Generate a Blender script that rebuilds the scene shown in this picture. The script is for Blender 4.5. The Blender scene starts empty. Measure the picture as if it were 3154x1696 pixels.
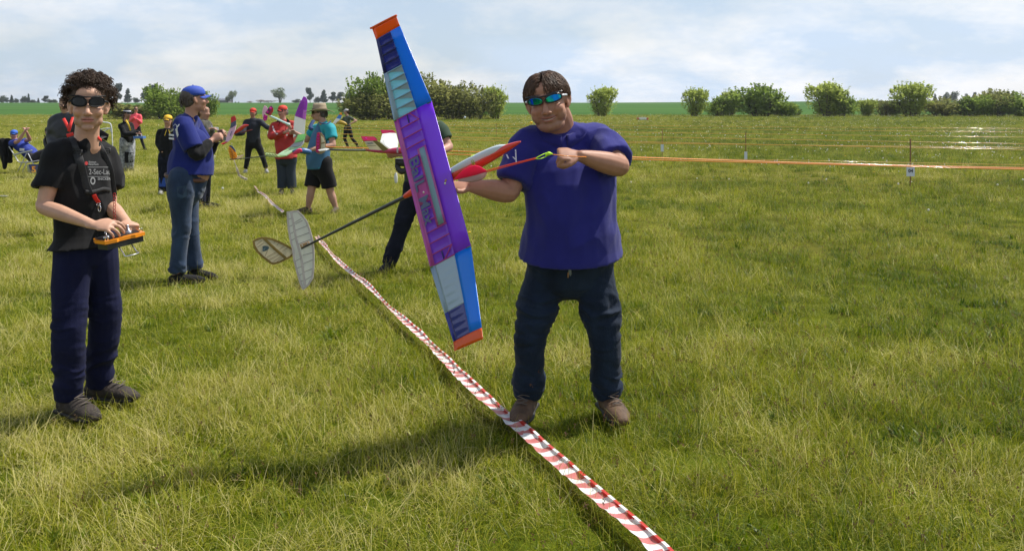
import bpy, math, random
import numpy as np
from mathutils import Vector, Matrix, Euler
from mathutils.bvhtree import BVHTree

R = random.Random(7)
NR = np.random.RandomState(11)
SC = bpy.context.scene
COL = SC.collection
rad = math.radians

# ------------------------------------------------------------------ camera
EYE = 1.59
cam = bpy.data.cameras.new('camera')
cam.sensor_width = 36.0
cam.lens = 2700.0 / 3154.0 * 36.0
cam.shift_y = -(848 - 345) / 3154.0
cam.clip_start = 0.05
cam.clip_end = 8000
camo = bpy.data.objects.new('camera', cam)
COL.objects.link(camo)
camo.location = (0, 0, EYE)
camo.rotation_euler = (rad(90), 0, 0)
SC.camera = camo

# ------------------------------------------------------------------ world, sun, exposure
SUN = Vector((0.635, 0.345, 1.12)).normalized()
SUN_EL = math.asin(SUN.z)
SUN_AZ = math.atan2(SUN.x, SUN.y)
world = bpy.data.worlds.new('World')
SC.world = world
world.use_nodes = True
wn = world.node_tree.nodes
wl = world.node_tree.links
wn.clear()
def N(nodes, t, **kw):
    n = nodes.new(t)
    for k, v in kw.items():
        setattr(n, k, v)
    return n
sky = N(wn, 'ShaderNodeTexSky', sky_type='NISHITA', sun_disc=False)
sky.sun_elevation = SUN_EL
sky.sun_rotation = SUN_AZ
sky.altitude = 300
sky.air_density = 1.0
sky.dust_density = 2.2
sky.ozone_density = 1.5
bg1 = N(wn, 'ShaderNodeBackground'); bg1.inputs['Strength'].default_value = 0.10
wl.new(sky.outputs[0], bg1.inputs['Color'])
bg2 = N(wn, 'ShaderNodeBackground'); bg2.inputs['Strength'].default_value = 0.92
tc = N(wn, 'ShaderNodeTexCoord')
sep = N(wn, 'ShaderNodeSeparateXYZ'); wl.new(tc.outputs['Generated'], sep.inputs[0])
# project the view direction on a cloud layer: (x, y) / (z + k)
zz = N(wn, 'ShaderNodeMath', operation='MAXIMUM'); wl.new(sep.outputs['Z'], zz.inputs[0]); zz.inputs[1].default_value = 0.0
za = N(wn, 'ShaderNodeMath', operation='ADD'); wl.new(zz.outputs[0], za.inputs[0]); za.inputs[1].default_value = 0.34
dx = N(wn, 'ShaderNodeMath', operation='DIVIDE'); wl.new(sep.outputs['X'], dx.inputs[0]); wl.new(za.outputs[0], dx.inputs[1])
dy = N(wn, 'ShaderNodeMath', operation='DIVIDE'); wl.new(sep.outputs['Y'], dy.inputs[0]); wl.new(za.outputs[0], dy.inputs[1])
cmb = N(wn, 'ShaderNodeCombineXYZ'); wl.new(dx.outputs[0], cmb.inputs[0]); wl.new(dy.outputs[0], cmb.inputs[1])
cmb.inputs[2].default_value = 3.7
n1 = N(wn, 'ShaderNodeTexNoise'); n1.inputs['Scale'].default_value = 1.15; n1.inputs['Detail'].default_value = 12
n1.inputs['Roughness'].default_value = 0.52; n1.inputs['Distortion'].default_value = 0.1
wl.new(cmb.outputs[0], n1.inputs['Vector'])
cr = N(wn, 'ShaderNodeValToRGB'); cr.color_ramp.elements[0].position = 0.38; cr.color_ramp.elements[1].position = 0.58
cr.color_ramp.elements[0].color = (0.58, 0.58, 0.58, 1); cr.color_ramp.elements[1].color = (0.97, 0.97, 0.97, 1)
wl.new(n1.outputs[0], cr.inputs[0])
# cloud shade: bright tops and grey bases
n2 = N(wn, 'ShaderNodeTexNoise'); n2.inputs['Scale'].default_value = 2.6; n2.inputs['Detail'].default_value = 8
n2.inputs['Roughness'].default_value = 0.6
wl.new(cmb.outputs[0], n2.inputs['Vector'])
cr2 = N(wn, 'ShaderNodeValToRGB'); cr2.color_ramp.elements[0].position = 0.40; cr2.color_ramp.elements[1].position = 0.60
cr2.color_ramp.elements[0].color = (0.58, 0.70, 0.86, 1); cr2.color_ramp.elements[1].color = (0.90, 0.91, 0.94, 1)
wl.new(n2.outputs[0], cr2.inputs[0])
wl.new(cr2.outputs[0], bg2.inputs['Color'])
el = N(wn, 'ShaderNodeMapRange'); el.inputs['From Min'].default_value = 0.12; el.inputs['From Max'].default_value = 0.75
el.inputs['To Min'].default_value = 1.0; el.inputs['To Max'].default_value = 0.30
wl.new(zz.outputs[0], el.inputs[0])
cf = N(wn, 'ShaderNodeMath', operation='MULTIPLY'); wl.new(cr.outputs[0], cf.inputs[0]); wl.new(el.outputs[0], cf.inputs[1])
mx = N(wn, 'ShaderNodeMixShader')
wl.new(cf.outputs[0], mx.inputs[0]); wl.new(bg1.outputs[0], mx.inputs[1]); wl.new(bg2.outputs[0], mx.inputs[2])
wo = N(wn, 'ShaderNodeOutputWorld'); wl.new(mx.outputs[0], wo.inputs[0])

sl = bpy.data.lights.new('sun', 'SUN')
sl.energy = 5.0
sl.angle = rad(0.6)
sl.color = (1.0, 0.955, 0.88)
so = bpy.data.objects.new('sun', sl)
COL.objects.link(so)
so.rotation_euler = SUN.to_track_quat('Z', 'Y').to_euler()
SC.view_settings.view_transform = 'Standard'
SC.view_settings.look = 'None'
SC.view_settings.exposure = 0.30
SC.view_settings.gamma = 1.0
SC.view_settings.use_curve_mapping = False
SC.cycles.max_bounces = 5
SC.cycles.diffuse_bounces = 3
SC.cycles.glossy_bounces = 2
SC.cycles.transmission_bounces = 3
SC.cycles.transparent_max_bounces = 8

# ------------------------------------------------------------------ helpers
F, CX, HY = 2700.0, 1577.0, 345.0
def W(px, py, Y):
    """where the photo's point (px, py) stands when it is Y metres away"""
    return Vector(((px - CX) * Y / F, Y, EYE - (py - HY) * Y / F))
def GY(py):
    return EYE * F / (py - HY)

def tag(o, label=None, cat=None, group=None, kind=None):
    if label: o['label'] = label
    if cat: o['category'] = cat
    if group: o['group'] = group
    if kind: o['kind'] = kind
    return o
def empty(name, loc=(0, 0, 0), label=None, cat=None, group=None):
    o = bpy.data.objects.new(name, None)
    o.empty_display_size = 0.1
    COL.objects.link(o)
    o.location = loc
    return tag(o, label, cat, group)
def rootof(o):
    loc = Vector((0, 0, 0))
    while o is not None:
        loc += Vector(o.location)
        o = o.parent
    return loc
def mesh_obj(name, V, Fa, mat, parent=None, smooth=True, loc=None):
    """V in world coordinates; the mesh is stored relative to its parent (or loc)"""
    off = rootof(parent) if parent is not None else (Vector(loc) if loc is not None else Vector((0, 0, 0)))
    me = bpy.data.meshes.new(name)
    V = [(v[0] - off[0], v[1] - off[1], v[2] - off[2]) for v in V]
    me.from_pydata(V, [], Fa)
    if smooth: me.shade_smooth()
    if mat is not None:
        for m in (mat if isinstance(mat, (list, tuple)) else [mat]): me.materials.append(m)
    o = bpy.data.objects.new(name, me)
    COL.objects.link(o)
    if parent is not None: o.parent = parent
    elif loc is not None: o.location = loc
    return o

_m = {}
def mat(name, color, rough=0.7, metal=0.0, var=0.0, vscale=8.0, bump=0.0, bscale=60.0, spec=0.5, sheen=0.0,
        trans=0.0, coat=0.0, alpha=1.0, c2=None, attr=None, stretch=None, emis=None):
    if name in _m: return _m[name]
    m = bpy.data.materials.new(name)
    m.use_nodes = True
    nt = m.node_tree; n = nt.nodes; l = nt.links
    p = n['Principled BSDF']
    p.inputs['Base Color'].default_value = (*color, 1)
    p.inputs['Roughness'].default_value = rough
    p.inputs['Metallic'].default_value = metal
    p.inputs['Specular IOR Level'].default_value = spec
    p.inputs['Sheen Weight'].default_value = sheen
    p.inputs['Coat Weight'].default_value = coat
    if alpha < 1: p.inputs['Alpha'].default_value = alpha
    col = None
    tcn = N(n, 'ShaderNodeTexCoord')
    vec = tcn.outputs['Object']
    if stretch:
        mp = N(n, 'ShaderNodeMapping'); mp.inputs['Scale'].default_value = stretch
        l.new(vec, mp.inputs[0]); vec = mp.outputs[0]
    if attr:
        a = N(n, 'ShaderNodeAttribute', attribute_name=attr)
        mm = N(n, 'ShaderNodeMixRGB', blend_type='MULTIPLY'); mm.inputs[0].default_value = 1
        mm.inputs[1].default_value = (*color, 1); l.new(a.outputs['Color'], mm.inputs[2]); col = mm.outputs[0]
    if var > 0:
        t = N(n, 'ShaderNodeTexNoise'); t.inputs['Scale'].default_value = vscale; t.inputs['Detail'].default_value = 5
        l.new(vec, t.inputs['Vector'])
        r = N(n, 'ShaderNodeValToRGB'); r.color_ramp.elements[0].position = 0.3; r.color_ramp.elements[1].position = 0.7
        if c2:
            r.color_ramp.elements[0].color = (*color, 1); r.color_ramp.elements[1].color = (*c2, 1)
            l.new(t.outputs[0], r.inputs[0]); col = r.outputs[0]
        else:
            r.color_ramp.elements[0].color = (1 - var, 1 - var, 1 - var, 1); r.color_ramp.elements[1].color = (1 + var, 1 + var, 1 + var, 1)
            l.new(t.outputs[0], r.inputs[0])
            mm = N(n, 'ShaderNodeMixRGB', blend_type='MULTIPLY'); mm.inputs[0].default_value = 1
            if col is None: mm.inputs[1].default_value = (*color, 1)
            else: l.new(col, mm.inputs[1])
            l.new(r.outputs[0], mm.inputs[2]); col = mm.outputs[0]
    if col is not None: l.new(col, p.inputs['Base Color'])
    if bump > 0:
        t2 = N(n, 'ShaderNodeTexNoise'); t2.inputs['Scale'].default_value = bscale; t2.inputs['Detail'].default_value = 4
        l.new(vec, t2.inputs['Vector'])
        b = N(n, 'ShaderNodeBump'); b.inputs['Strength'].default_value = bump; b.inputs['Distance'].default_value = 0.01
        l.new(t2.outputs[0], b.inputs['Height']); l.new(b.outputs[0], p.inputs['Normal'])
    if trans > 0:
        tr = N(n, 'ShaderNodeBsdfTranslucent')
        if col is not None: l.new(col, tr.inputs[0])
        else: tr.inputs[0].default_value = (*color, 1)
        mxs = N(n, 'ShaderNodeMixShader'); mxs.inputs[0].default_value = trans
        l.new(p.outputs[0], mxs.inputs[1]); l.new(tr.outputs[0], mxs.inputs[2])
        l.new(mxs.outputs[0], n['Material Output'].inputs[0])
    _m[name] = m
    return m

# value noise on numpy arrays
_H = NR.rand(64, 64, 64).astype(np.float32)
def vn(P):
    P = np.asarray(P, dtype=np.float64)
    i = np.floor(P).astype(int); f = P - i; f = f * f * (3 - 2 * f)
    x0, y0, z0 = (i[..., 0] % 64, i[..., 1] % 64, i[..., 2] % 64)
    x1, y1, z1 = (x0 + 1) % 64, (y0 + 1) % 64, (z0 + 1) % 64
    fx, fy, fz = f[..., 0], f[..., 1], f[..., 2]
    def L(a, b, t): return a + (b - a) * t
    return L(L(L(_H[x0, y0, z0], _H[x1, y0, z0], fx), L(_H[x0, y1, z0], _H[x1, y1, z0], fx), fy),
             L(L(_H[x0, y0, z1], _H[x1, y0, z1], fx), L(_H[x0, y1, z1], _H[x1, y1, z1], fx), fy), fz)
def fbm(P, oct=3):
    s = 0; a = 0.5; t = 0
    P = np.asarray(P, dtype=np.float64)
    for k in range(oct):
        s = s + a * vn(P * (2 ** k) + 17.3 * k); t += a; a *= 0.5
    return s / t

class Geo:
    """collects closed shapes; build() links them as they are or fused into one skin"""
    def __init__(s): s.V = []; s.F = []
    def add(s, V, Fa):
        b = len(s.V); s.V += [Vector(v) for v in V]; s.F += [tuple(i + b for i in f) for f in Fa]
    def ellipsoid(s, c, r, M=None, nu=18, nv=12):
        c = Vector(c); V = []; Fa = []
        for j in range(1, nv):
            th = math.pi * j / nv
            for i in range(nu):
                ph = 2 * math.pi * i / nu
                v = Vector((r[0] * math.sin(th) * math.cos(ph), r[1] * math.sin(th) * math.sin(ph), r[2] * math.cos(th)))
                V.append(c + (M @ v if M is not None else v))
        t = Vector((0, 0, r[2])); 
        V.append(c + (M @ t if M is not None else t)); V.append(c - (M @ t if M is not None else t))
        for j in range(nv - 2):
            for i in range(nu):
                a = j * nu + i; b = j * nu + (i + 1) % nu
                Fa.append((a, a + nu, b + nu, b))
        T = len(V) - 2; B = T + 1
        for i in range(nu):
            Fa.append((T, i, (i + 1) % nu)); k = (nv - 2) * nu
            Fa.append((B, k + (i + 1) % nu, k + i))
        s.add(V, Fa)
    def tube(s, pts, radii, side=None, n=16, sub=4, cap0='dome', cap1='dome', power=2.0, closed=True):
        pts = [Vector(p) for p in pts]
        rr = [(r, r) if not isinstance(r, (tuple, list)) else (r[0], r[1]) for r in radii]
        P = []; Q = []
        m = len(pts)
        def cr_(a, b, c, d, t):
            return 0.5 * ((2 * b) + (c - a) * t + (2 * a - 5 * b + 4 * c - d) * t * t + (-a + 3 * b - 3 * c + d) * t ** 3)
        if m == 2 or sub == 1:
            for k in range(m - 1):
                for q in range(sub):
                    t = q / sub
                    P.append(pts[k].lerp(pts[k + 1], t)); Q.append(tuple(rr[k][e] * (1 - t) + rr[k + 1][e] * t for e in (0, 1)))
        else:
            for k in range(m - 1):
                a, b, c, d = pts[max(k - 1, 0)], pts[k], pts[k + 1], pts[min(k + 2, m - 1)]
                ra, rb, rc, rd = rr[max(k - 1, 0)], rr[k], rr[k + 1], rr[min(k + 2, m - 1)]
                for q in range(sub):
                    t = q / sub
                    P.append(cr_(a, b, c, d, t))
                    Q.append(tuple(max(1e-4, cr_(ra[e], rb[e], rc[e], rd[e], t)) for e in (0, 1)))
        P.append(pts[-1]); Q.append(rr[-1])
        T = []
        for k in range(len(P)):
            d = P[min(k + 1, len(P) - 1)] - P[max(k - 1, 0)]
            T.append(d.normalized() if d.length > 1e-9 else (T[-1] if T else Vector((0, 0, 1))))
        sd = Vector(side) if side is not None else (Vector((1, 0, 0)) if abs(T[0].x) < 0.8 else Vector((0, 1, 0)))
        rings = []
        pu = None
        for k in range(len(P)):
            ref = sd if side is not None else (pu if pu is not None else sd)
            u = ref - T[k] * ref.dot(T[k])
            if u.length < 1e-5: u = T[k].orthogonal()
            u.normalize(); v = T[k].cross(u).normalized(); pu = u
            rings.append((P[k], u, v, Q[k][0], Q[k][1]))
        out = []
        def ringv(c, u, v, a, b):
            o = []
            for i in range(n):
                t = 2 * math.pi * i / n; x = math.cos(t); y = math.sin(t)
                if power != 2.0:
                    x = math.copysign(abs(x) ** (2 / power), x); y = math.copysign(abs(y) ** (2 / power), y)
                o.append(c + u * (a * x) + v * (b * y))
            return o
        def capr(ring, t, kind):
            c, u, v, a, b = ring
            e = min(a, b)
            if kind == 'dome':
                return [ringv(c + t * (e * math.sin(q)), u, v, a - e + e * math.cos(q), b - e + e * math.cos(q)) if math.cos(q) > 0.01 else
                        ringv(c + t * e, u, v, max(a - e, 0.02 * a), max(b - e, 0.02 * b)) for q in (rad(30), rad(60), rad(85))]
            if kind == 'cuff':
                w = min(.030, e * .36)
                return [ringv(c - t * .001, u, v, a - w * .5, b - w * .5), ringv(c - t * .006, u, v, a - w, b - w), ringv(c - t * 0.035, u, v, a - w - .002, b - w - .002)]
            return []
        c0 = capr(rings[0], -T[0], cap0)[::-1]
        c1 = capr(rings[-1], T[-1], cap1)
        allr = c0 + [ringv(*r) for r in rings] + c1
        V = [v for r in allr for v in r]; Fa = []
        for k in range(len(allr) - 1):
            for i in range(n):
                a = k * n + i; b = k * n + (i + 1) % n
                Fa.append((a, b, b + n, a + n))
        if closed:
            V.append(sum(allr[0], Vector()) / n); V.append(sum(allr[-1], Vector()) / n)
            A = len(V) - 2; B = A + 1; k = (len(allr) - 1) * n
            for i in range(n):
                Fa.append((A, (i + 1) % n, i)); Fa.append((B, k + i, k + (i + 1) % n))
        s.add(V, Fa)
    def box(s, c, h, M=None, bev=0.0):
        c = Vector(c)
        V = []
        for x in (-1, 1):
            for y in (-1, 1):
                for z in (-1, 1):
                    v = Vector((x * h[0], y * h[1], z * h[2])); V.append(c + (M @ v if M is not None else v))
        s.add(V, [(0, 1, 3, 2), (4, 6, 7, 5), (0, 4, 5, 1), (2, 3, 7, 6), (0, 2, 6, 4), (1, 5, 7, 3)])
    def bar(s, a, b, w, t, side=None):
        s.tube([a, b], [(w, t), (w, t)], side=side, n=8, sub=1, cap0='flat', cap1='flat', power=6)
    def prism(s, pts, d):
        """closed slab: polygon pts pushed by vector d"""
        n = len(pts); d = Vector(d)
        V = [Vector(p) for p in pts] + [Vector(p) + d for p in pts]
        Fa = [tuple(range(n))[::-1], tuple(range(n, 2 * n))] + [(i, (i + 1) % n, n + (i + 1) % n, n + i) for i in range(n)]
        s.add(V, Fa)
    def build(s, name, m, parent=None, smooth=True, loc=None):
        return mesh_obj(name, s.V, s.F, m, parent, smooth, loc)
    def skin(s, name, m, parent=None, voxel=0.008, smooth=6, disp=None, paint=None, loc=None, keep=None):
        """fuse everything into ONE continuous surface"""
        off = rootof(parent) if parent is not None else Vector((0, 0, 0))
        me = bpy.data.meshes.new('tmp')
        me.from_pydata([tuple(v - off) for v in s.V], [], s.F)
        o = bpy.data.objects.new('tmp', me)
        TMP.collection.objects.link(o)
        r = o.modifiers.new('r', 'REMESH'); r.mode = 'VOXEL'; r.voxel_size = voxel; r.use_smooth_shade = True
        if smooth:
            q = o.modifiers.new('s', 'SMOOTH'); q.factor = 0.5; q.iterations = smooth
        dg = tmp_dg()
        me2 = bpy.data.meshes.new_from_object(o.evaluated_get(dg))
        bpy.data.objects.remove(o); bpy.data.meshes.remove(me)
        me2.name = name
        me2.shade_smooth()
        nV = len(me2.vertices)
        co = np.empty(nV * 3, dtype=np.float32); me2.vertices.foreach_get('co', co); co = co.reshape(-1, 3)
        wc = co + np.array(off, dtype=np.float32)
        if disp is not None:
            no = np.empty(nV * 3, dtype=np.float32); me2.vertices.foreach_get('normal', no); no = no.reshape(-1, 3)
            co = co + no * disp(wc, no)[:, None]
            me2.vertices.foreach_set('co', co.astype(np.float32).ravel()); me2.update()
            wc = co + np.array(off, dtype=np.float32)
        if paint is not None:
            c = paint(wc)
            at = me2.color_attributes.new('col', 'FLOAT_COLOR', 'POINT')
            cc = np.ones((nV, 4), dtype=np.float32); cc[:, :3] = c
            at.data.foreach_set('color', cc.ravel())
        me2.materials.clear()
        me2.materials.append(m)
        ob = bpy.data.objects.new(name, me2)
        COL.objects.link(ob)
        if parent is not None: ob.parent = parent
        return ob
GRASS_D = 1.0
TMP = bpy.data.scenes.new('tmp')
def tmp_dg():
    with bpy.context.temp_override(scene=TMP, view_layer=TMP.view_layers[0]):
        dg = bpy.context.evaluated_depsgraph_get(); dg.update()
    return dg

def bvh_of(*obs):
    V = []; Fa = []
    for o in obs:
        b = len(V); off = rootof(o)
        V += [v.co + off for v in o.data.vertices]
        Fa += [tuple(i + b for i in p.vertices) for p in o.data.polygons]
    return BVHTree.FromPolygons(V, Fa)

def text_mesh(txt, size, extrude=0.0, bold=0.0, align='CENTER'):
    c = bpy.data.curves.new('t', 'FONT'); c.body = txt; c.size = size; c.extrude = extrude; c.offset = bold
    c.align_x = align; c.align_y = 'CENTER'; c.resolution_u = 3
    o = bpy.data.objects.new('t', c); TMP.collection.objects.link(o)
    dg = tmp_dg()
    me = bpy.data.meshes.new_from_object(o.evaluated_get(dg))
    V = [v.co.copy() for v in me.vertices]; Fa = [tuple(p.vertices) for p in me.polygons]
    bpy.data.objects.remove(o); bpy.data.curves.remove(c); bpy.data.meshes.remove(me)
    return V, Fa
def place2d(V, origin, right, up, nrm=None):
    return [origin + right * v.x + up * v.y + (nrm * v.z if nrm is not None else Vector()) for v in V]
def project(V, bvh, direction, lift=0.003, back=0.4):
    d = Vector(direction).normalized(); out = []
    for v in V:
        h = bvh.ray_cast(v - d * back, d, back * 2 + 1)
        out.append(h[0] - d * lift if h[0] is not None else v)
    return out
def subdiv2d(V, Fa, mx_len):
    return V, Fa
# ================================================================== terrain
def tz(x, y):
    x = np.asarray(x, dtype=float); y = np.asarray(y, dtype=float)
    z = np.interp(y, [0, 55, 80, 110, 150, 172, 600, 640, 900, 5000], [0, 0, .1, .38, .87, 1.12, 7.9, 8.0, 6.5, 3.0])
    w = np.clip((y - 150) / 450, 0, 1) * np.clip((x - 60) / 200, 0, 1)
    return z + w * 1.2 + 0.010 * (fbm(np.stack([x * 1.3, y * 1.3, 0 * x], -1), 2) - .5) * (y < 40)
def sheet(name, xs, ys, m, lift=0.0):
    X, Yg = np.meshgrid(xs, ys)
    Z = tz(X, Yg) + lift
    V = np.stack([X, Yg, Z], -1).reshape(-1, 3)
    nx, ny = len(xs), len(ys)
    Fa = [(j * nx + i, j * nx + i + 1, (j + 1) * nx + i + 1, (j + 1) * nx + i) for j in range(ny - 1) for i in range(nx - 1)]
    return mesh_obj(name, V.tolist(), Fa, m)

def ground_mat():
    m = bpy.data.materials.new('meadow_ground'); m.use_nodes = True
    n = m.node_tree.nodes; l = m.node_tree.links; p = n['Principled BSDF']
    p.inputs['Roughness'].default_value = 1.0; p.inputs['Specular IOR Level'].default_value = 0.05
    t = N(n, 'ShaderNodeTexCoord')
    def noise(scale, sx, sy, det=6, rough=.6):
        mp = N(n, 'ShaderNodeMapping'); mp.inputs['Scale'].default_value = (sx, sy, 1); l.new(t.outputs['Object'], mp.inputs[0])
        q = N(n, 'ShaderNodeTexNoise'); q.inputs['Scale'].default_value = scale; q.inputs['Detail'].default_value = det
        q.inputs['Roughness'].default_value = rough; l.new(mp.outputs[0], q.inputs['Vector']); return q.outputs[0]
    def ramp(src, stops):
        r = N(n, 'ShaderNodeValToRGB'); e = r.color_ramp.elements
        e[0].position = stops[0][0]; e[0].color = (*stops[0][1], 1)
        e[1].position = stops[-1][0]; e[1].color = (*stops[-1][1], 1)
        for s_ in stops[1:-1]:
            k = e.new(s_[0]); k.color = (*s_[1], 1)
        l.new(src, r.inputs[0]); return r.outputs[0]
    a = ramp(noise(0.045, 0.35, 1.6, 5), [(.36, (.060, .095, .006)), (.5, (.115, .130, .010)), (.62, (.160, .145, .028))])
    b = ramp(noise(2.2, 1, 1, 8, .7), [(.3, (.55, .55, .55)), (.7, (1.35, 1.35, 1.35))])
    mm = N(n, 'ShaderNodeMixRGB', blend_type='MULTIPLY'); mm.inputs[0].default_value = 1
    l.new(a, mm.inputs[1]); l.new(b, mm.inputs[2])
    l.new(mm.outputs[0], p.inputs['Base Color'])
    bp = N(n, 'ShaderNodeBump'); bp.inputs['Strength'].default_value = .9; bp.inputs['Distance'].default_value = .12
    l.new(noise(7, 1, 1, 6, .7), bp.inputs['Height']); l.new(bp.outputs[0], p.inputs['Normal'])
    return m
def crop_mat():
    m = bpy.data.materials.new('young_crop'); m.use_nodes = True
    n = m.node_tree.nodes; l = m.node_tree.links; p = n['Principled BSDF']
    p.inputs['Roughness'].default_value = 1.0; p.inputs['Specular IOR Level'].default_value = 0.05
    t = N(n, 'ShaderNodeTexCoord'); mp = N(n, 'ShaderNodeMapping'); mp.inputs['Scale'].default_value = (.3, 1, 1)
    l.new(t.outputs['Object'], mp.inputs[0])
    q = N(n, 'ShaderNodeTexNoise'); q.inputs['Scale'].default_value = .03; q.inputs['Detail'].default_value = 9
    l.new(mp.outputs[0], q.inputs['Vector'])
    r = N(n, 'ShaderNodeValToRGB'); r.color_ramp.elements[0].position = .35; r.color_ramp.elements[1].position = .65
    r.color_ramp.elements[0].color = (.032, .088, .014, 1); r.color_ramp.elements[1].color = (.055, .125, .022, 1)
    l.new(q.outputs[0], r.inputs[0]); l.new(r.outputs[0], p.inputs['Base Color'])
    return m
GM = ground_mat()
xs = np.concatenate([-np.geomspace(900, 6, 34), np.linspace(-5, 5, 41), np.geomspace(6, 900, 34)])
ys = np.concatenate([np.linspace(-6, 14, 80), np.geomspace(14.5, 165, 60)])
g = sheet('ground', xs, ys, GM); tag(g, kind='structure')
xs2 = np.concatenate([np.linspace(-3000, -900, 8), np.linspace(-850, 850, 60), np.linspace(900, 3000, 8)])
ys2 = np.concatenate([np.linspace(165, 700, 60), np.linspace(720, 5000, 20)])
g2 = sheet('crop_field', xs2, ys2, crop_mat()); tag(g2, kind='structure')

# ================================================================== grass
def blade_mat(name, stops, trans=.45):
    m = bpy.data.materials.new(name); m.use_nodes = True
    n = m.node_tree.nodes; l = m.node_tree.links; p = n['Principled BSDF']
    p.inputs['Roughness'].default_value = .45; p.inputs['Specular IOR Level'].default_value = .28
    a = N(n, 'ShaderNodeAttribute', attribute_name='bt')            # per blade
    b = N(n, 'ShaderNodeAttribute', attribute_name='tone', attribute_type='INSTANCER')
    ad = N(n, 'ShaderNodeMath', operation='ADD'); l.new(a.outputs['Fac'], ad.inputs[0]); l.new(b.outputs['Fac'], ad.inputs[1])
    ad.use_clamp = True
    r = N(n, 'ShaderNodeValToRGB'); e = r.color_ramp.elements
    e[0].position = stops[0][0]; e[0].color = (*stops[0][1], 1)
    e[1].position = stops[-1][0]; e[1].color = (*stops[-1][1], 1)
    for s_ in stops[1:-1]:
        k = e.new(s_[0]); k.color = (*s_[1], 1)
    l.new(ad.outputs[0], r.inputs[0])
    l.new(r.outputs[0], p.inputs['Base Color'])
    tr = N(n, 'ShaderNodeBsdfTranslucent'); l.new(r.outputs[0], tr.inputs[0])
    ms = N(n, 'ShaderNodeMixShader'); ms.inputs[0].default_value = trans
    l.new(p.outputs[0], ms.inputs[1]); l.new(tr.outputs[0], ms.inputs[2]); l.new(ms.outputs[0], n['Material Output'].inputs[0])
    return m
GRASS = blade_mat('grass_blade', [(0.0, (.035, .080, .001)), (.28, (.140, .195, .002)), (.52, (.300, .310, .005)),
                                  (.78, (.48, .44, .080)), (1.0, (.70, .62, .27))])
SEEDM = mat('seed_brown', (.17, .085, .045), .9, trans=.2)
clumps = bpy.data.collections.new('clumps')      # never linked: only the sources of the grass instances
def clump(i, nb, h0, h1, spread, lean, w, tone, tspread, curl=.6, head=0.0, lie=0.0):
    rr = random.Random(100 + i)
    V = []; Fa = []; T = []; HF = []
    for b in range(nb):
        ang = rr.uniform(0, 2 * math.pi); d = spread * math.sqrt(rr.random())
        base = Vector((math.cos(ang) * d, math.sin(ang) * d, -.01))
        h = rr.uniform(h0, h1); la = rr.uniform(0, 2 * math.pi) if rr.random() < .7 else rr.gauss(.4, .5)
        ln = abs(rr.gauss(lean, lean * .5)) + (lie if rr.random() < .5 else 0)
        dr = Vector((math.cos(la), math.sin(la), 0)); sd = Vector((-dr.y, dr.x, 0)) * 1
        tw = rr.uniform(-.9, .9); sd = (sd * math.cos(tw) + dr * math.sin(tw))
        p = base.copy(); an = ln * .5; seg = 3; ww = w * rr.uniform(.6, 1.3)
        t = tone + rr.gauss(0, tspread); b0 = len(V)
        for k in range(seg + 1):
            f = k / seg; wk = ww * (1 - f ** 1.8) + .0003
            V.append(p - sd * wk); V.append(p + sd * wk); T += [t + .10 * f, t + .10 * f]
            an = min(ln * .5 + curl * f * (ln + .25), 1.75)
            p = p + (dr * math.sin(an) + Vector((0, 0, 1)) * math.cos(an)) * (h / seg)
            if p.z < .006: p.z = .006 + rr.random() * .01
        for k in range(seg):
            a = b0 + 2 * k; Fa.append((a, a + 1, a + 3, a + 2))
        if rr.random() < head:      # seed head
            c = p; b1 = len(V)
            for q in range(7):
                o2 = Vector((rr.uniform(-1, 1), rr.uniform(-1, 1), rr.uniform(-2.4, 1))) * .008
                V += [c + o2, c + o2 + Vector((.004, 0, .006)), c + o2 + Vector((0, .004, .008))]; T += [.85, .8, .95]
                HF.append(len(Fa)); Fa.append((b1 + 3 * q, b1 + 3 * q + 1, b1 + 3 * q + 2))
    me = bpy.data.meshes.new('clump_%02d' % i); me.from_pydata([tuple(v) for v in V], [], Fa); me.shade_smooth()
    at = me.attributes.new('bt', 'FLOAT', 'POINT'); at.data.foreach_set('value', T)
    me.materials.append(GRASS); me.materials.append(SEEDM)
    for q in HF: me.polygons[q].material_index = 1
    o = bpy.data.objects.new('clump_%02d' % i, me); clumps.objects.link(o); return o
i = 0
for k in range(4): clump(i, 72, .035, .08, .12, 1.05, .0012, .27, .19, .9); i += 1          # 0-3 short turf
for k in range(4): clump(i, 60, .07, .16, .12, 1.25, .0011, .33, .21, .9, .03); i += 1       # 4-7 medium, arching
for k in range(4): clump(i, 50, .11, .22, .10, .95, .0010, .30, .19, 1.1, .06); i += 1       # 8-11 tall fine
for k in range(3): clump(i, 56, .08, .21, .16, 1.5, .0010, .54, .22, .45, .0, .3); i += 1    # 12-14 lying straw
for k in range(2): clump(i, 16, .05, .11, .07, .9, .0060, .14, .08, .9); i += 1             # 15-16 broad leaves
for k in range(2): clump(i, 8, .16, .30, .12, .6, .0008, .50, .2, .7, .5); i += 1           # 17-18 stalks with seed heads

TAPE_Z = 0.075
def tp(px, py, z=TAPE_Z):
    Y = (EYE - z) * F / (py - HY); return Vector(((px - CX) * Y / F, Y, z))
TAPE_PATH = [(2075, 1740), (1990, 1640), (1760, 1450), (1590, 1300), (1450, 1180), (1330, 1060), (1215, 955), (1130, 875), (1085, 840), (1040, 800), (1000, 755), (975, 727)]
TAPE_PTS = [tp(a, b, TAPE_Z + .012 * math.sin(k * 2.1)) for k, (a, b) in enumerate(TAPE_PATH)]

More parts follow.
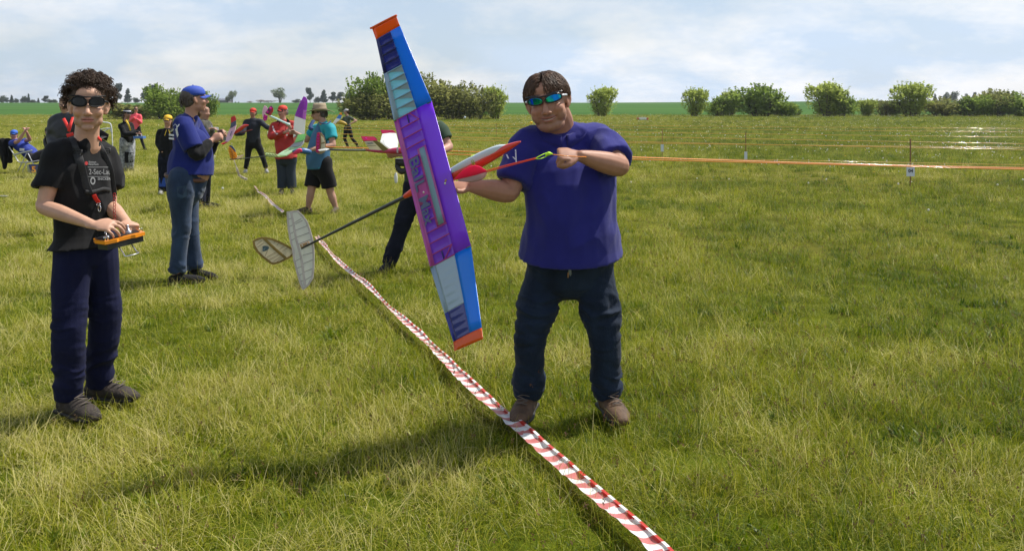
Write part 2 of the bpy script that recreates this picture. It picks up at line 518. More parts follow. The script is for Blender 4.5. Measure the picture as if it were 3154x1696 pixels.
def scatter(name, P, idx, scl, tone, coll, label=None, rot=None):
    n = len(P)
    me = bpy.data.meshes.new(name); me.vertices.add(n)
    me.vertices.foreach_set('co', np.asarray(P, dtype=np.float32).ravel())
    a = me.attributes.new('idx', 'INT', 'POINT'); a.data.foreach_set('value', np.asarray(idx, dtype=np.int32))
    a = me.attributes.new('scl', 'FLOAT', 'POINT'); a.data.foreach_set('value', np.asarray(scl, dtype=np.float32))
    a = me.attributes.new('tone', 'FLOAT', 'POINT'); a.data.foreach_set('value', np.asarray(tone, dtype=np.float32))
    if rot is None:
        rot = np.zeros((n, 3)); rot[:, 2] = NR.rand(n) * 2 * math.pi; rot[:, 0] = NR.randn(n) * .06; rot[:, 1] = NR.randn(n) * .06
    a = me.attributes.new('rot', 'FLOAT_VECTOR', 'POINT'); a.data.foreach_set('vector', rot.astype(np.float32).ravel())
    o = bpy.data.objects.new(name, me); COL.objects.link(o)
    tag(o, label, kind='stuff')
    ng = bpy.data.node_groups.new(name, 'GeometryNodeTree')
    ng.interface.new_socket('Geometry', in_out='INPUT', socket_type='NodeSocketGeometry')
    ng.interface.new_socket('Geometry', in_out='OUTPUT', socket_type='NodeSocketGeometry')
    nn = ng.nodes; ll = ng.links
    gi = nn.new('NodeGroupInput'); go = nn.new('NodeGroupOutput')
    ci = nn.new('GeometryNodeCollectionInfo'); ci.inputs['Collection'].default_value = coll
    ci.inputs['Separate Children'].default_value = True; ci.inputs['Reset Children'].default_value = True
    ip = nn.new('GeometryNodeInstanceOnPoints'); ip.inputs['Pick Instance'].default_value = True
    def na(nm, ty):
        q = nn.new('GeometryNodeInputNamedAttribute'); q.data_type = ty; q.inputs[0].default_value = nm
        return q.outputs['Attribute']
    ll.new(gi.outputs[0], ip.inputs['Points']); ll.new(ci.outputs[0], ip.inputs['Instance'])
    ll.new(na('idx', 'INT'), ip.inputs['Instance Index']); ll.new(na('rot', 'FLOAT_VECTOR'), ip.inputs['Rotation'])
    ll.new(na('scl', 'FLOAT'), ip.inputs['Scale']); ll.new(ip.outputs[0], go.inputs[0])
    md = o.modifiers.new('scatter', 'NODES'); md.node_group = ng
    return o

def wedge(y0, y1, dens, side=1.6):
    A = [( .600 * y0 + side), (.600 * y1 + side)]
    n = int(dens * (A[0] + A[1]) * (y1 - y0))
    Y = []; 
    u = NR.rand(n * 2) * (y1 - y0) + y0
    keep = NR.rand(n * 2) < (.600 * u + side) / A[1]
    Y = u[keep][:n]; X = (NR.rand(len(Y)) * 2 - 1) * (.600 * Y + side)
    return np.stack([X, Y], -1)
def field(P, s, o=0, oc=3): return fbm(np.stack([P[:, 0] * s, P[:, 1] * s, 0 * P[:, 0] + o], -1), oc)
tape2 = np.array([(p.x, p.y) for p in TAPE_PTS])
def dist_tape(P):
    d = np.full(len(P), 9.0)
    for a, b in zip(tape2[:-1], tape2[1:]):
        ab = b - a; t = np.clip(((P - a) @ ab) / (ab @ ab), 0, 1)
        d = np.minimum(d, np.linalg.norm(P - a - t[:, None] * ab, axis=1))
    return d
def sow(P, hs, zone):
    n = len(P)
    big = field(P, .55, 3.1); med = field(P, 1.6, 8.2); fine = field(P, 5, 1.7, 2)
    right = np.clip((P[:, 0] + .3) / (1 + .25 * P[:, 1]), -1, 1)       # the grass right of the tape was never trodden
    r = NR.rand(n)
    idx = np.empty(n, dtype=int)
    tall = .10 + .26 * right + 1.2 * (big - .5)
    straw = .24 - .16 * right + 1.9 * (med - .5)
    c1 = np.clip(.10 + straw, 0.02, .75); c2 = c1 + np.clip(tall, .02, .5); c3 = c2 + .38
    idx[:] = NR.randint(0, 4, n)
    m = r < c3; idx[m] = NR.randint(4, 8, m.sum())
    m = r < c2; idx[m] = NR.randint(8, 12, m.sum())
    m = r < c1; idx[m] = NR.randint(12, 15, m.sum())
    m = (fine > .58) & (NR.rand(n) < .35); idx[m] = NR.randint(15, 17, m.sum())
    m = NR.rand(n) < .07 + .06 * right; idx[m] = NR.randint(17, 19, m.sum())
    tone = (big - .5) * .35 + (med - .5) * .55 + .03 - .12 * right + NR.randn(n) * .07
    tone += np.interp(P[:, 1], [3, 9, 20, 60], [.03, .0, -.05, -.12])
    scl = hs * (.8 + .45 * NR.rand(n)) * (.75 + .5 * big)
    d = dist_tape(P)
    near = d < .05
    idx[near & (idx > 7)] = 5; scl[near] *= .55
    for fx, fy in ((-2.25, 4.45), (-2.1, 4.75), (.08, 4.45), (.50, 4.45), (-3.2, 8.1)):
        dd = np.hypot(P[:, 0] - fx, P[:, 1] - fy); m = dd < .22; idx[m & (idx > 7)] = NR.randint(0, 4); scl[m] *= .55 + .45 * dd[m] / .22
    Z = tz(P[:, 0], P[:, 1])
    return np.column_stack([P, Z]), idx, scl, tone
bands = [(2.15, 5.2, 150, .85), (5.2, 9.5, 80, .90), (9.5, 20, 34, 1.05), (20, 48, 9, 1.4), (48, 110, 1.8, 1.8), (110, 164, .6, 2.4)]
for k, (a, b, dn, hs) in enumerate(bands):
    P, idx, scl, tone = sow(wedge(a, b, dn * GRASS_D, 1.6 if a < 20 else 8), hs, k)
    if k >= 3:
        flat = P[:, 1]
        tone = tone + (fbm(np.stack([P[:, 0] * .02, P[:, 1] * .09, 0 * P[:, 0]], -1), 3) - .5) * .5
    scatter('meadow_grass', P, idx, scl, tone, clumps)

# dandelion clocks and yellow flowers
flowers = bpy.data.collections.new('flowers')
def flower(i, col, r, h, seedy):
    g_ = Geo(); rr = random.Random(i)
    g_.tube([(0, 0, 0), (.01, 0, h * .5), (.005, .01, h)], [.0018, .0016, .0014], n=4, sub=2)
    nst = len(g_.F)
    if seedy: g_.ellipsoid((.005, .01, h), (r, r, r), nu=8, nv=6)
    else: g_.ellipsoid((.005, .01, h), (r, r, r * .35), nu=8, nv=5)
    me = bpy.data.meshes.new('flower_%d' % i); me.from_pydata([tuple(v) for v in g_.V], [], g_.F); me.shade_smooth()
    me.materials.append(mat('stem_green', (.12, .2, .04), .6)); me.materials.append(col)
    for p in me.polygons: p.material_index = 0 if p.index < nst else 1
    o = bpy.data.objects.new('flower_%d' % i, me); flowers.objects.link(o)
CLK = mat('dandelion_clock', (.72, .72, .66), .9, trans=.35)
YEL = mat('dandelion_yellow', (.80, .48, .01), .7)
flower(0, CLK, .017, .24, True); flower(1, CLK, .014, .17, True); flower(2, YEL, .017, .16, False)
def sow_flowers(name, y0, y1, dens, s, k_yel, patch=.5):
    P = wedge(y0, y1, dens, 4)
    f = fbm(np.stack([P[:, 0] * .22 * 6 / s, P[:, 1] * .5 * 6 / s, 0 * P[:, 0] + 5], -1), 3)
    right = P[:, 0] > -.12 * P[:, 1]
    keep = NR.rand(len(P)) < np.clip((f - patch) * 6, .04, 1) * np.where(right, 1, .4)
    P = P[keep]; n = len(P)
    idx = NR.randint(0, 2, n); idx[NR.rand(n) < k_yel] = 2
    scatter(name, np.column_stack([P, tz(P[:, 0], P[:, 1])]), idx, (.9 + .5 * NR.rand(n)) * s / 6, np.zeros(n), flowers)
sow_flowers('dandelions', 7, 16, .6, 6.0, .4)
sow_flowers('dandelions', 16, 45, 1.6, 5.5, .06)
sow_flowers('dandelions', 45, 150, .8, 8, .02, .50)
# ================================================================== shrubs and trees
def leaf_mat(name, a, b, trans=.66):
    m = bpy.data.materials.new(name); m.use_nodes = True
    n = m.node_tree.nodes; l = m.node_tree.links; p = n['Principled BSDF']
    p.inputs['Roughness'].default_value = .6; p.inputs['Specular IOR Level'].default_value = .25
    at = N(n, 'ShaderNodeAttribute', attribute_name='lt')
    r = N(n, 'ShaderNodeValToRGB'); r.color_ramp.elements[0].color = (*a, 1); r.color_ramp.elements[1].color = (*b, 1)
    l.new(at.outputs['Fac'], r.inputs[0]); l.new(r.outputs[0], p.inputs['Base Color'])
    tr = N(n, 'ShaderNodeBsdfTranslucent'); l.new(r.outputs[0], tr.inputs[0])
    ms = N(n, 'ShaderNodeMixShader'); ms.inputs[0].default_value = trans
    l.new(p.outputs[0], ms.inputs[1]); l.new(tr.outputs[0], ms.inputs[2]); l.new(ms.outputs[0], n['Material Output'].inputs[0])
    return m
BARK = mat('bark', (.10, .075, .05), .9, var=.4, vscale=5)
L_WILLOW = leaf_mat('willow_leaf', (.28, .35, .06), (.64, .70, .19))
L_OLIVE = leaf_mat('olive_leaf', (.17, .19, .05), (.40, .39, .13))
L_BUSH = leaf_mat('bush_leaf', (.16, .24, .04), (.44, .54, .11))
L_CONIFER = leaf_mat('conifer_needle', (.045, .07, .05), (.10, .15, .09), .3)
L_THIN = leaf_mat('birch_leaf', (.12, .16, .06), (.26, .30, .14))
L_BARE = leaf_mat('blossom', (.20, .17, .13), (.38, .33, .27))
def crown(name, parent, lm, blobs, nleaf, ls, seed, up=.0, shoots=0):
    """leaf-sized faces spread through the crown's lobes; blobs: (centre, radii)"""
    rs = np.random.RandomState(seed)
    vol = np.array([b[1][0] * b[1][1] * b[1][2] for b in blobs]) ** .75; vol /= vol.sum()
    k = rs.choice(len(blobs), nleaf, p=vol)
    C = np.array([b[0] for b in blobs])[k]; Rr = np.array([b[1] for b in blobs])[k]
    d = rs.randn(nleaf, 3); d /= np.linalg.norm(d, axis=1)[:, None]
    q = (.42 + .68 * rs.rand(nleaf) ** .75)[:, None]
    # twiggy sprays: leaves gather round random spray centres
    P = C + Rr * d * q
    nz = fbm(P * (1.1 / ls * .18) + seed, 2)
    keep = nz > .33; P = P[keep]; d = d[keep]; n = len(P)
    P[:, 2] += up * rs.rand(n) ** 3 * 2
    if shoots:
        S = []
        for s_ in range(shoots):
            b = blobs[rs.randint(len(blobs))]; t = rs.rand() * 2 * math.pi; ra = rs.rand() ** .5
            base = np.array(b[0]) + np.array([math.cos(t) * ra * b[1][0], math.sin(t) * ra * b[1][1], b[1][2] * math.sqrt(max(0, 1 - ra * ra)) * .9])
            dr = np.array([math.cos(t) * ra * .35, math.sin(t) * ra * .35, 1.0]); ln = b[1][2] * (.2 + .55 * rs.rand())
            for w in range(9): S.append(base + dr * ln * w / 8 + rs.randn(3) * ls * .25)
        S = np.array(S); P = np.concatenate([P, S]); d = np.concatenate([d, rs.randn(len(S), 3)]); n = len(P)
    P[:, 2] = np.maximum(P[:, 2], .05)
    a = rs.randn(n, 3); a /= np.linalg.norm(a, axis=1)[:, None]; b = np.cross(a, rs.randn(n, 3)); b /= np.linalg.norm(b, axis=1)[:, None]
    s = (ls * 1.35 * (.6 + .8 * rs.rand(n)))[:, None]
    V = np.stack([P - a * s, P + b * s * .5, P + a * s, P - b * s * .5], 1).reshape(-1, 3)
    Fa = [(4 * j, 4 * j + 1, 4 * j + 2, 4 * j + 3) for j in range(n)]
    me = bpy.data.meshes.new(name); me.from_pydata(V.tolist(), [], Fa)
    t = np.clip(fbm(P * .9 + 3, 2) * 1.5 - .25 + rs.randn(n) * .12, 0, 1)
    at = me.attributes.new('lt', 'FLOAT', 'POINT'); at.data.foreach_set('value', np.repeat(t, 4).astype(np.float32))
    me.materials.append(lm)
    o = bpy.data.objects.new(name, me); COL.objects.link(o); o.parent = parent; return o
def stems(parent, n, h, spread, r, seed, name='trunk', base=.1):
    rr = random.Random(seed); g_ = Geo()
    for i in range(n):
        a = rr.uniform(0, 6.28); s = spread * rr.uniform(.3, 1) if n > 1 else 0
        b = Vector((math.cos(a) * base * (n > 1), math.sin(a) * base * (n > 1), -.1))
        e = Vector((math.cos(a) * s, math.sin(a) * s, h * rr.uniform(.8, 1)))
        m_ = b.lerp(e, .5) + Vector((0, 0, h * .12))
        g_.tube([b, m_, e], [r, r * .6, r * .2], n=6, sub=3)
    o = g_.build(name, BARK); o.parent = parent; return o
def copy_tree(o, loc, sc, rz, label=None, group=None):
    c = o.copy(); COL.objects.link(c); c.location = loc; c.scale = sc; c.rotation_euler = (0, 0, rz)
    if label: c['label'] = label
    if group: c['group'] = group
    for ch in list(o.children):
        d = ch.copy(); COL.objects.link(d); d.parent = c
    return c
PROTO = {}
def proto(kind, seed):
    k = (kind, seed)
    if k in PROTO: return PROTO[k], False
    rs = random.Random(seed * 7 + len(kind)); e = empty('tree')
    if kind == 'pollard':       # 1 m wide x 1 m tall unit crown
        bl = [((0, 0, .50), (.38, .36, .38)), ((0, 0, .18), (.24, .24, .18)), ((0, 0, .12), (.18, .18, .12))] + [((rs.uniform(-.22, .22), rs.uniform(-.2, .2), rs.uniform(.45, .74)), (.2, .2, .2)) for _ in range(7)]
        e.name = 'willow_shrub'; stems(e, 9, .8, .40, .018, seed, base=.05); crown('crown', e, L_WILLOW, bl, 3300, .022, seed, .0, 260)
    elif kind == 'bush':
        bl = [((rs.uniform(-.33, .33), rs.uniform(-.3, .3), rs.uniform(.22, .6)), (.22, .22, .24)) for _ in range(11)] + [((0, 0, .25), (.46, .4, .25))]
        e.name = 'hedge_shrub'; stems(e, 8, .7, .4, .02, seed); crown('crown', e, L_BUSH, bl, 4600, .024, seed, .02, 170)
    elif kind == 'olive':
        bl = [((rs.uniform(-.36, .36), rs.uniform(-.3, .3), rs.uniform(.25, .72)), (.22, .2, .25)) for _ in range(12)] + [((0, 0, .25), (.46, .4, .26))]
        e.name = 'thicket_shrub'; stems(e, 9, .85, .42, .018, seed); crown('crown', e, L_OLIVE, bl, 4600, .022, seed, .03, 200)
    elif kind == 'conifer':
        bl = []
        for j in range(9):
            z = .14 + j * .095; r_ = .34 * (1 - (j / 9.5)) ** .8 * rs.uniform(.75, 1.2) + .02
            bl.append(((rs.uniform(-.03, .03), 0, z), (r_, r_, .06)))
        e.name = 'conifer_tree'; stems(e, 1, .9, 0, .03, seed); crown('crown', e, L_CONIFER, bl, 1300, .045, seed)
    elif kind == 'pine':
        bl = [((rs.uniform(-.2, .2), rs.uniform(-.2, .2), rs.uniform(.3, .85)), (.2, .2, .12)) for _ in range(9)]
        e.name = 'pine_tree'; stems(e, 1, .85, 0, .035, seed); crown('crown', e, L_CONIFER, bl, 1400, .04, seed)
    elif kind == 'round':
        bl = [((rs.uniform(-.28, .28), rs.uniform(-.25, .25), rs.uniform(.38, .78)), (.2, .2, .17)) for _ in range(9)]
        e.name = 'broadleaf_tree'; stems(e, 5, .8, .25, .022, seed, base=.01); crown('crown', e, L_THIN, bl, 1500, .03, seed)
    elif kind == 'dark':
        bl = [((rs.uniform(-.3, .3), rs.uniform(-.25, .25), rs.uniform(.3, .7)), (.22, .2, .2)) for _ in range(9)] + [((0, 0, .3), (.4, .3, .28))]
        e.name = 'copse_tree'; stems(e, 3, .7, .2, .03, seed); crown('crown', e, leaf_mat('copse_leaf', (.06, .09, .045), (.14, .18, .08)) if 'copse_leaf' not in bpy.data.materials else bpy.data.materials['copse_leaf'], bl, 1500, .035, seed)
    elif kind == 'blossom':
        bl = [((rs.uniform(-.35, .35), rs.uniform(-.25, .25), rs.uniform(.3, .8)), (.2, .2, .18)) for _ in range(8)]
        e.name = 'blossom_tree'; stems(e, 7, .85, .4, .014, seed, base=.02); crown('crown', e, L_BARE, bl, 700, .03, seed)
    PROTO[k] = e
    return e, True
TOPF = dict(pollard=.98, bush=.86, olive=.95, conifer=.95, pine=.93, round=.93, dark=.88, blossom=.93)
def plant(kind, px, py_top, py_base, Y, wpx, label, cat, group=None, seed=1):
    """a tree whose base stands on the terrain Y metres away, py_top..py_base tall and wpx wide in the photo"""
    x = (px - CX) * Y / F; z = float(tz(x, Y)); h = (EYE - (py_top - HY) * Y / F) - z; w = wpx * Y / F
    e, new = proto(kind, seed)
    loc = (x, Y, z); tf = TOPF[kind]; big_ = 1.0 if Y > 400 else 1.28
    sc = (w * 1.08 * big_, w * big_, h / tf * (1.05 if Y < 400 else 1.12))
    rz = R.uniform(0, 6.28)
    if new:
        e.location = loc; e.scale = sc; e.rotation_euler = (0, 0, rz); tag(e, label, cat, group); return e
    e = copy_tree(e, loc, sc, rz, label, group)
    if not group and 'group' in e: del e['group']
    e['category'] = cat
    return e
SH = 'shrubs along the far edge of the meadow'
plant('pollard', 1853, 274, 356, 150, 96, 'round pale green willow standing alone just right of the smiling man', 'shrub', SH, 1)
plant('pollard', 2140, 276, 358, 150, 84, 'pollard willow at the left end of the long right-hand shrub row', 'shrub', SH, 2)
plant('bush', 2215, 300, 356, 152, 80, 'low shrub beside the pollard willow at the row start', 'shrub', SH, 1)
plant('pollard', 2250, 282, 354, 156, 66, 'pale slender willow rising behind the low shrub', 'shrub', SH, 2)
plant('bush', 2345, 266, 358, 150, 130, 'wide dark-bottomed bush, tallest of the middle of the row', 'shrub', SH, 2)
plant('bush', 2415, 318, 358, 150, 80, 'dark low bramble leaning on the tall wide bush', 'shrub', SH, 1)
plant('pollard', 2545, 262, 357, 150, 124, 'broad willow with spiky top in the middle of the shrub row', 'shrub', SH, 1)
plant('bush', 2585, 290, 357, 151, 90, 'darker bush grown into the right side of the spiky willow', 'shrub', SH, 2)
plant('pollard', 2668, 308, 356, 152, 64, 'small pale shrub alone in the gap of the row', 'shrub', SH, 2)
plant('olive', 2730, 310, 357, 153, 90, 'small thin shrub left of the tallest willow', 'shrub', SH, 1)
plant('pollard', 2805, 260, 357, 149, 124, 'tallest willow of the right-hand row', 'shrub', SH, 2)
plant('olive', 2900, 306, 357, 151, 120, 'olive green thicket right of the tallest willow', 'shrub', SH, 2)
plant('bush', 2985, 300, 358, 150, 100, 'mid green bush in the thicket at the right of the row', 'shrub', SH, 1)
plant('olive', 3065, 284, 358, 150, 120, 'tall olive thicket near the right end of the row', 'shrub', SH, 1)
plant('bush', 3140, 288, 359, 148, 120, 'bush with dark foot at the right end of the row', 'shrub', SH, 2)
plant('olive', 3260, 280, 359, 148, 160, 'wide thicket ending the row on the right', 'shrub', SH, 2)
# left hedge behind the big wing
HG = 'tall hedge shrubs behind the big wing'
plant('bush', 1150, 236, 358, 122, 110, 'tall bright green tree topping the hedge left of the wing', 'tree', HG, 2)
plant('olive', 1130, 290, 358, 120, 130, 'dark low thicket at the left end of the hedge', 'shrub', HG, 2)
plant('olive', 1215, 256, 357, 122, 120, 'olive hedge shrub half hidden by the upper wing', 'shrub', HG, 1)
plant('olive', 1310, 246, 356, 124, 150, 'broad olive shrub just right of the upper wing', 'shrub', HG, 2)
plant('olive', 1400, 262, 356, 125, 130, 'brownish shrub in the right half of the hedge', 'shrub', HG, 1)
plant('olive', 1462, 280, 356, 126, 100, 'lower brownish shrub beside the hedge-end willow', 'shrub', HG, 2)
plant('pollard', 1526, 273, 355, 128, 82, 'light green willow ending the hedge on the right', 'shrub', HG, 1)
plant('bush', 500, 268, 352, 125, 110, 'big leafy bush behind the yellow-capped youth', 'shrub', None, 2)
plant('bush', 560, 290, 352, 126, 90, 'bush hidden partly by the blue cap of the bellied man', 'shrub', None, 1)
plant('bush', 628, 288, 350, 128, 60, 'small round bush right of the blue cap', 'shrub', None, 2)
plant('olive', 420, 322, 352, 130, 170, 'low brown bramble strip left of the big leafy bush', 'shrub', None, 1)
# skyline
SK = 'trees on the skyline'
def sk(kind, px, top, w, label, seed=1, Y=640, cat='tree'):
    plant(kind, px, top, 320, Y, w, label, cat, SK, seed)
for q, (px, top, w, kd) in enumerate([(6, 296, 26, 'dark'), (22, 302, 22, 'pine'), (36, 296, 18, 'conifer'), (50, 304, 18, 'dark'), (-12, 300, 24, 'dark')]):
    sk(kd, px, top, w, ['left edge', 'second from the left edge', 'pointed one', 'fourth from the left edge', 'cut by the left edge'][q].join(['distant tree of the left copse, ', '']), 1 + q % 2, 660)
for q, (px, top, w, kd) in enumerate([(72, 298, 26, 'dark'), (88, 292, 14, 'conifer'), (104, 308, 22, 'dark'), (118, 304, 12, 'conifer'), (138, 298, 22, 'pine'), (155, 306, 26, 'dark'), (170, 307, 20, 'dark')]):
    sk(kd, px, top, w, 'distant copse tree left of the curly hair, ' + ['first of seven', 'tall pointed second of seven', 'low third of seven', 'small pointed fourth of seven', 'rounded fifth of seven', 'wide sixth of seven', 'last of seven by the hair'][q], 1 + q % 2, 660)
sk('pine', 360, 264, 36, 'tall dark fir right of the curly hair', 1); sk('conifer', 393, 278, 32, 'pointed fir beside the tall dark one', 2)
sk('dark', 420, 302, 30, 'low dark tree between the pointed fir and the twin pines', 1); sk('pine', 447, 270, 38, 'dark pine left of the big leafy bush', 2); sk('pine', 468, 268, 36, 'dark pine topping the big leafy bush', 1)
sk('round', 716, 280, 28, 'tall thin birch beside the low grey barn', 1); sk('round', 700, 298, 22, 'short birch leaning on the thin one', 2)
for px, sd_ in ((725, 'left'), (735, 'right')): sk('conifer', px, 314, 8, 'tiny clipped evergreen at the foot of the thin birch, ' + sd_ + ' of the pair', 1)
sk('blossom', 772, 312, 26, 'small bare tree left of the blossoming ones', 2); sk('blossom', 800, 308, 44, 'blossoming tree behind the pink tailplane', 1); sk('blossom', 830, 310, 44, 'blossoming tree left of the round tree', 2)
sk('round', 862, 276, 58, 'wide round tree above the red cap', 2); sk('blossom', 925, 310, 40, 'pale scrub behind the purple wing tip', 1); sk('dark', 912, 306, 36, 'low tree left of the purple wing tip', 2)
sk('pine', 955, 276, 28, 'tall dark tree right of the purple wing tip', 1); sk('dark', 975, 300, 24, 'low tree by the tall dark one', 1); sk('conifer', 997, 282, 36, 'greener pointed tree behind the hat', 1)
sk('pine', 1025, 286, 34, 'dark broad tree right of the hat', 2); sk('pine', 1045, 288, 34, 'dark tree touching the broad one', 1); sk('round', 1075, 288, 60, 'light rounded tree left of the hedge', 1); sk('round', 1105, 292, 46, 'light tree just before the hedge', 2)
for q, (px, top, w, kd) in enumerate([(2880, 292, 18, 'conifer'), (2912, 286, 26, 'dark'), (2935, 284, 34, 'dark'), (2975, 290, 22, 'dark'), (3000, 288, 16, 'pine'), (3030, 288, 20, 'conifer')]):
    sk(kd, px, top, w, 'far tree above the right-hand thicket, ' + ['small pointed first of six', 'second of six', 'widest, third of six', 'low fourth of six', 'dark fifth of six', 'pointed last of six'][q], 1 + q % 2, 660)
# low barn on the skyline
b0 = W(655, 320, 650); g_ = Geo(); bz = float(tz(b0.x, 650))
b = empty('barn', (b0.x, 650, bz), 'low long grey barn roof on the skyline left of the birch', 'barn')
wW = 55 * 650 / F
g_.box((b0.x + wW / 2, 650, bz + 1.0), (wW / 2, 5, 1.1)); g_.build('wall', mat('barn_wall', (.16, .15, .15), .9), b, False)
g_ = Geo(); x0, x1 = b0.x - .4, b0.x + wW + .4
g_.add([(x0, 644.5, bz + 2.1), (x1, 644.5, bz + 2.1), (x1, 650, bz + 3.6), (x0, 650, bz + 3.6), (x0, 655.5, bz + 2.1), (x1, 655.5, bz + 2.1)], [(0, 1, 2, 3), (3, 2, 5, 4), (0, 3, 4), (1, 5, 2), (0, 4, 5, 1)])
g_.build('roof', mat('barn_roof', (.10, .11, .14), .8), b, False)
# ================================================================== people
def frame(fwd, up=(0, 0, 1)):
    f = Vector(fwd).normalized(); u = Vector(up); u = (u - f * u.dot(f)).normalized(); r = f.cross(u).normalized()
    return Matrix((r, f, u)).transposed()      # columns: x = the person's right, y = forward, z = up
def head_geo(g, c, M, s):
    """skull, jaw, nose, brows, cheeks, lips, ears in head space, fused later with the neck"""
    def E(p, r, q=None):
        g.ellipsoid(c + M @ (Vector(p) * s), [k * s for k in r], M if q is None else M @ q)
    E((0, -.014, .030), (.075, .096, .088)); E((0, .022, -.015), (.066, .072, .082)); E((0, .034, -.060), (.050, .052, .046))
    E((0, .066, -.094), (.026, .020, .018)); E((0, .078, .038), (.055, .018, .013))
    E((0, .052, .062), (.054, .042, .036))
    for x in (-1, 1):
        E((x * .040, .066, -.022), (.024, .024, .024)); E((x * .012, .101, -.031), (.010, .011, .008))
        E((x * .045, .018, -.062), (.018, .038, .026))
        g.tube([c + M @ (Vector((x * .072, .006, .022)) * s), c + M @ (Vector((x * .083, -.012, .018)) * s), c + M @ (Vector((x * .084, -.014, -.006)) * s), c + M @ (Vector((x * .074, .004, -.030)) * s)],
               [.007 * s, .009 * s, .009 * s, .007 * s], n=8, sub=3)
        E((x * .074, -.002, -.004), (.006, .014, .022))
    g.tube([c + M @ (Vector(p) * s) for p in ((0, .084, .026), (0, .098, .002), (0, .116, -.026))], [.008 * s, .010 * s, .0125 * s], n=10, sub=3)
    E((0, .084, -.052), (.026, .013, .0075)); E((0, .082, -.066), (.023, .013, .008)); E((0, .062, -.060), (.038, .026, .030))
def head_paint(wc, col, c, M, s, skin, mouth=(.42, .12, .10), brow=(.05, .03, .02), stub=None, lids=True, smile=0):
    Mi = np.array(M.inverted()); q = ((wc - np.array(c)) @ Mi.T) / s
    def blob(p, r, k=2.0):
        d = np.sqrt((((q - np.array(p)) / np.array(r)) ** 2).sum(1)); return np.clip((1.3 - d) * k, 0, 1)[:, None]
    def mixc(w, colr): 
        return col * (1 - w) + np.array(colr) * w
    sk = np.array(skin)
    for x in (-1, 1):
        col = mixc(blob((x * .040, .07, -.02), (.022, .03, .02), .7) * .30, sk * np.array((1.15, .75, .7)))
        col = mixc(blob((x * .033, .09, .047), (.021, .03, .0045), 2) * .85, brow)
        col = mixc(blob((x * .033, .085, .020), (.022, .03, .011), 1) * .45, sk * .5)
    col = mixc(blob((0, .118, -.03), (.015, .02, .014), .8) * .3, sk * np.array((1.15, .7, .65)))
    if stub is not None:
        w = np.clip((-.035 - q[:, 2]) / .02, 0, 1) * np.clip((q[:, 1] - .0) / .03, 0, 1) * (q[:, 2] > -.13); col = mixc(w[:, None] * .45, stub)
        col = mixc(blob((0, .1, -.043), (.026, .03, .006), 2) * .35, stub)
    q = q.copy(); q[:, 2] -= smile * 7 * q[:, 0] ** 2; mw = .027 + .008 * smile
    col = mixc(blob((0, .095, -.0595), (mw, .03, .0100 - .0015 * smile), 3) * .75, mouth)
    if smile: col = mixc(blob((0, .095, -.0595), (mw * .8, .03, .0030), 3) * .8, (.45, .38, .32))
    col = mixc(blob((0, .095, -.0575 - .000 * smile), (mw * .98, .03, .0016), 5) * .9, (.06, .015, .015))
    for x in (-1, 1):
        if smile: col = mixc(blob((x * .040, .08, -.052), (.004, .03, .016), 1) * .35, sk * .5)
    return col
def hand(g, w, d, back, thumb, s=1.0, curl=(.5, .6, .5), tcurl=.4, splay=.06, open_=1.0):
    """w wrist, d direction to the knuckles, back = back-of-hand normal, thumb = side the thumb leaves from"""
    d = Vector(d).normalized(); b = Vector(back); b = (b - d * b.dot(d)).normalized(); t = Vector(thumb); t = (t - d * t.dot(d) - b * t.dot(b)).normalized()
    g.tube([w - d * .02 * s, w + d * .02 * s, w + d * .055 * s, w + d * .088 * s], [(.024 * s, .017 * s), (.030 * s, .016 * s), (.039 * s, .015 * s), (.037 * s, .012 * s)], side=t, n=12, sub=2)
    L = [(.033, .86, .0084), (.011, .96, .0088), (-.011, .91, .0085), (-.032, .74, .0075)]
    for k, (off, ln, r) in enumerate(L):
        p = w + d * (.082 - .004 * abs(k - 1)) * s + t * off * s
        dr = (d + t * splay * (1.5 - k)).normalized(); pts = [p - d * .03 * s, p]; an = 0
        for j, (seg, cu) in enumerate(zip((.042, .028, .023), curl)):
            an += cu * (1 + .06 * k)
            q = (dr * math.cos(an) - b * math.sin(an)); p = p + q * seg * ln * s; pts.append(p)
        g.tube(pts, [r * s * 1.05, r * s * 1.08, r * s, r * .93 * s, r * .8 * s], n=8, sub=2)
    p = w + d * .022 * s + t * .022 * s; pts = [p - t * .012 * s, p]
    d0 = (t * .75 + d * .75 - b * .25).normalized()
    p = p + d0 * .040 * s; pts.append(p)
    d1 = (d * .95 + t * (.35 - tcurl) - b * (.3 + tcurl * .5)).normalized(); p = p + d1 * .030 * s; pts.append(p)
    d2 = (d * .85 + t * (.1 - tcurl) - b * (.4 + tcurl * .6)).normalized(); p = p + d2 * .025 * s; pts.append(p)
    g.tube(pts, [.013 * s, .0135 * s, .0115 * s, .0105 * s, .009 * s], n=8, sub=2)

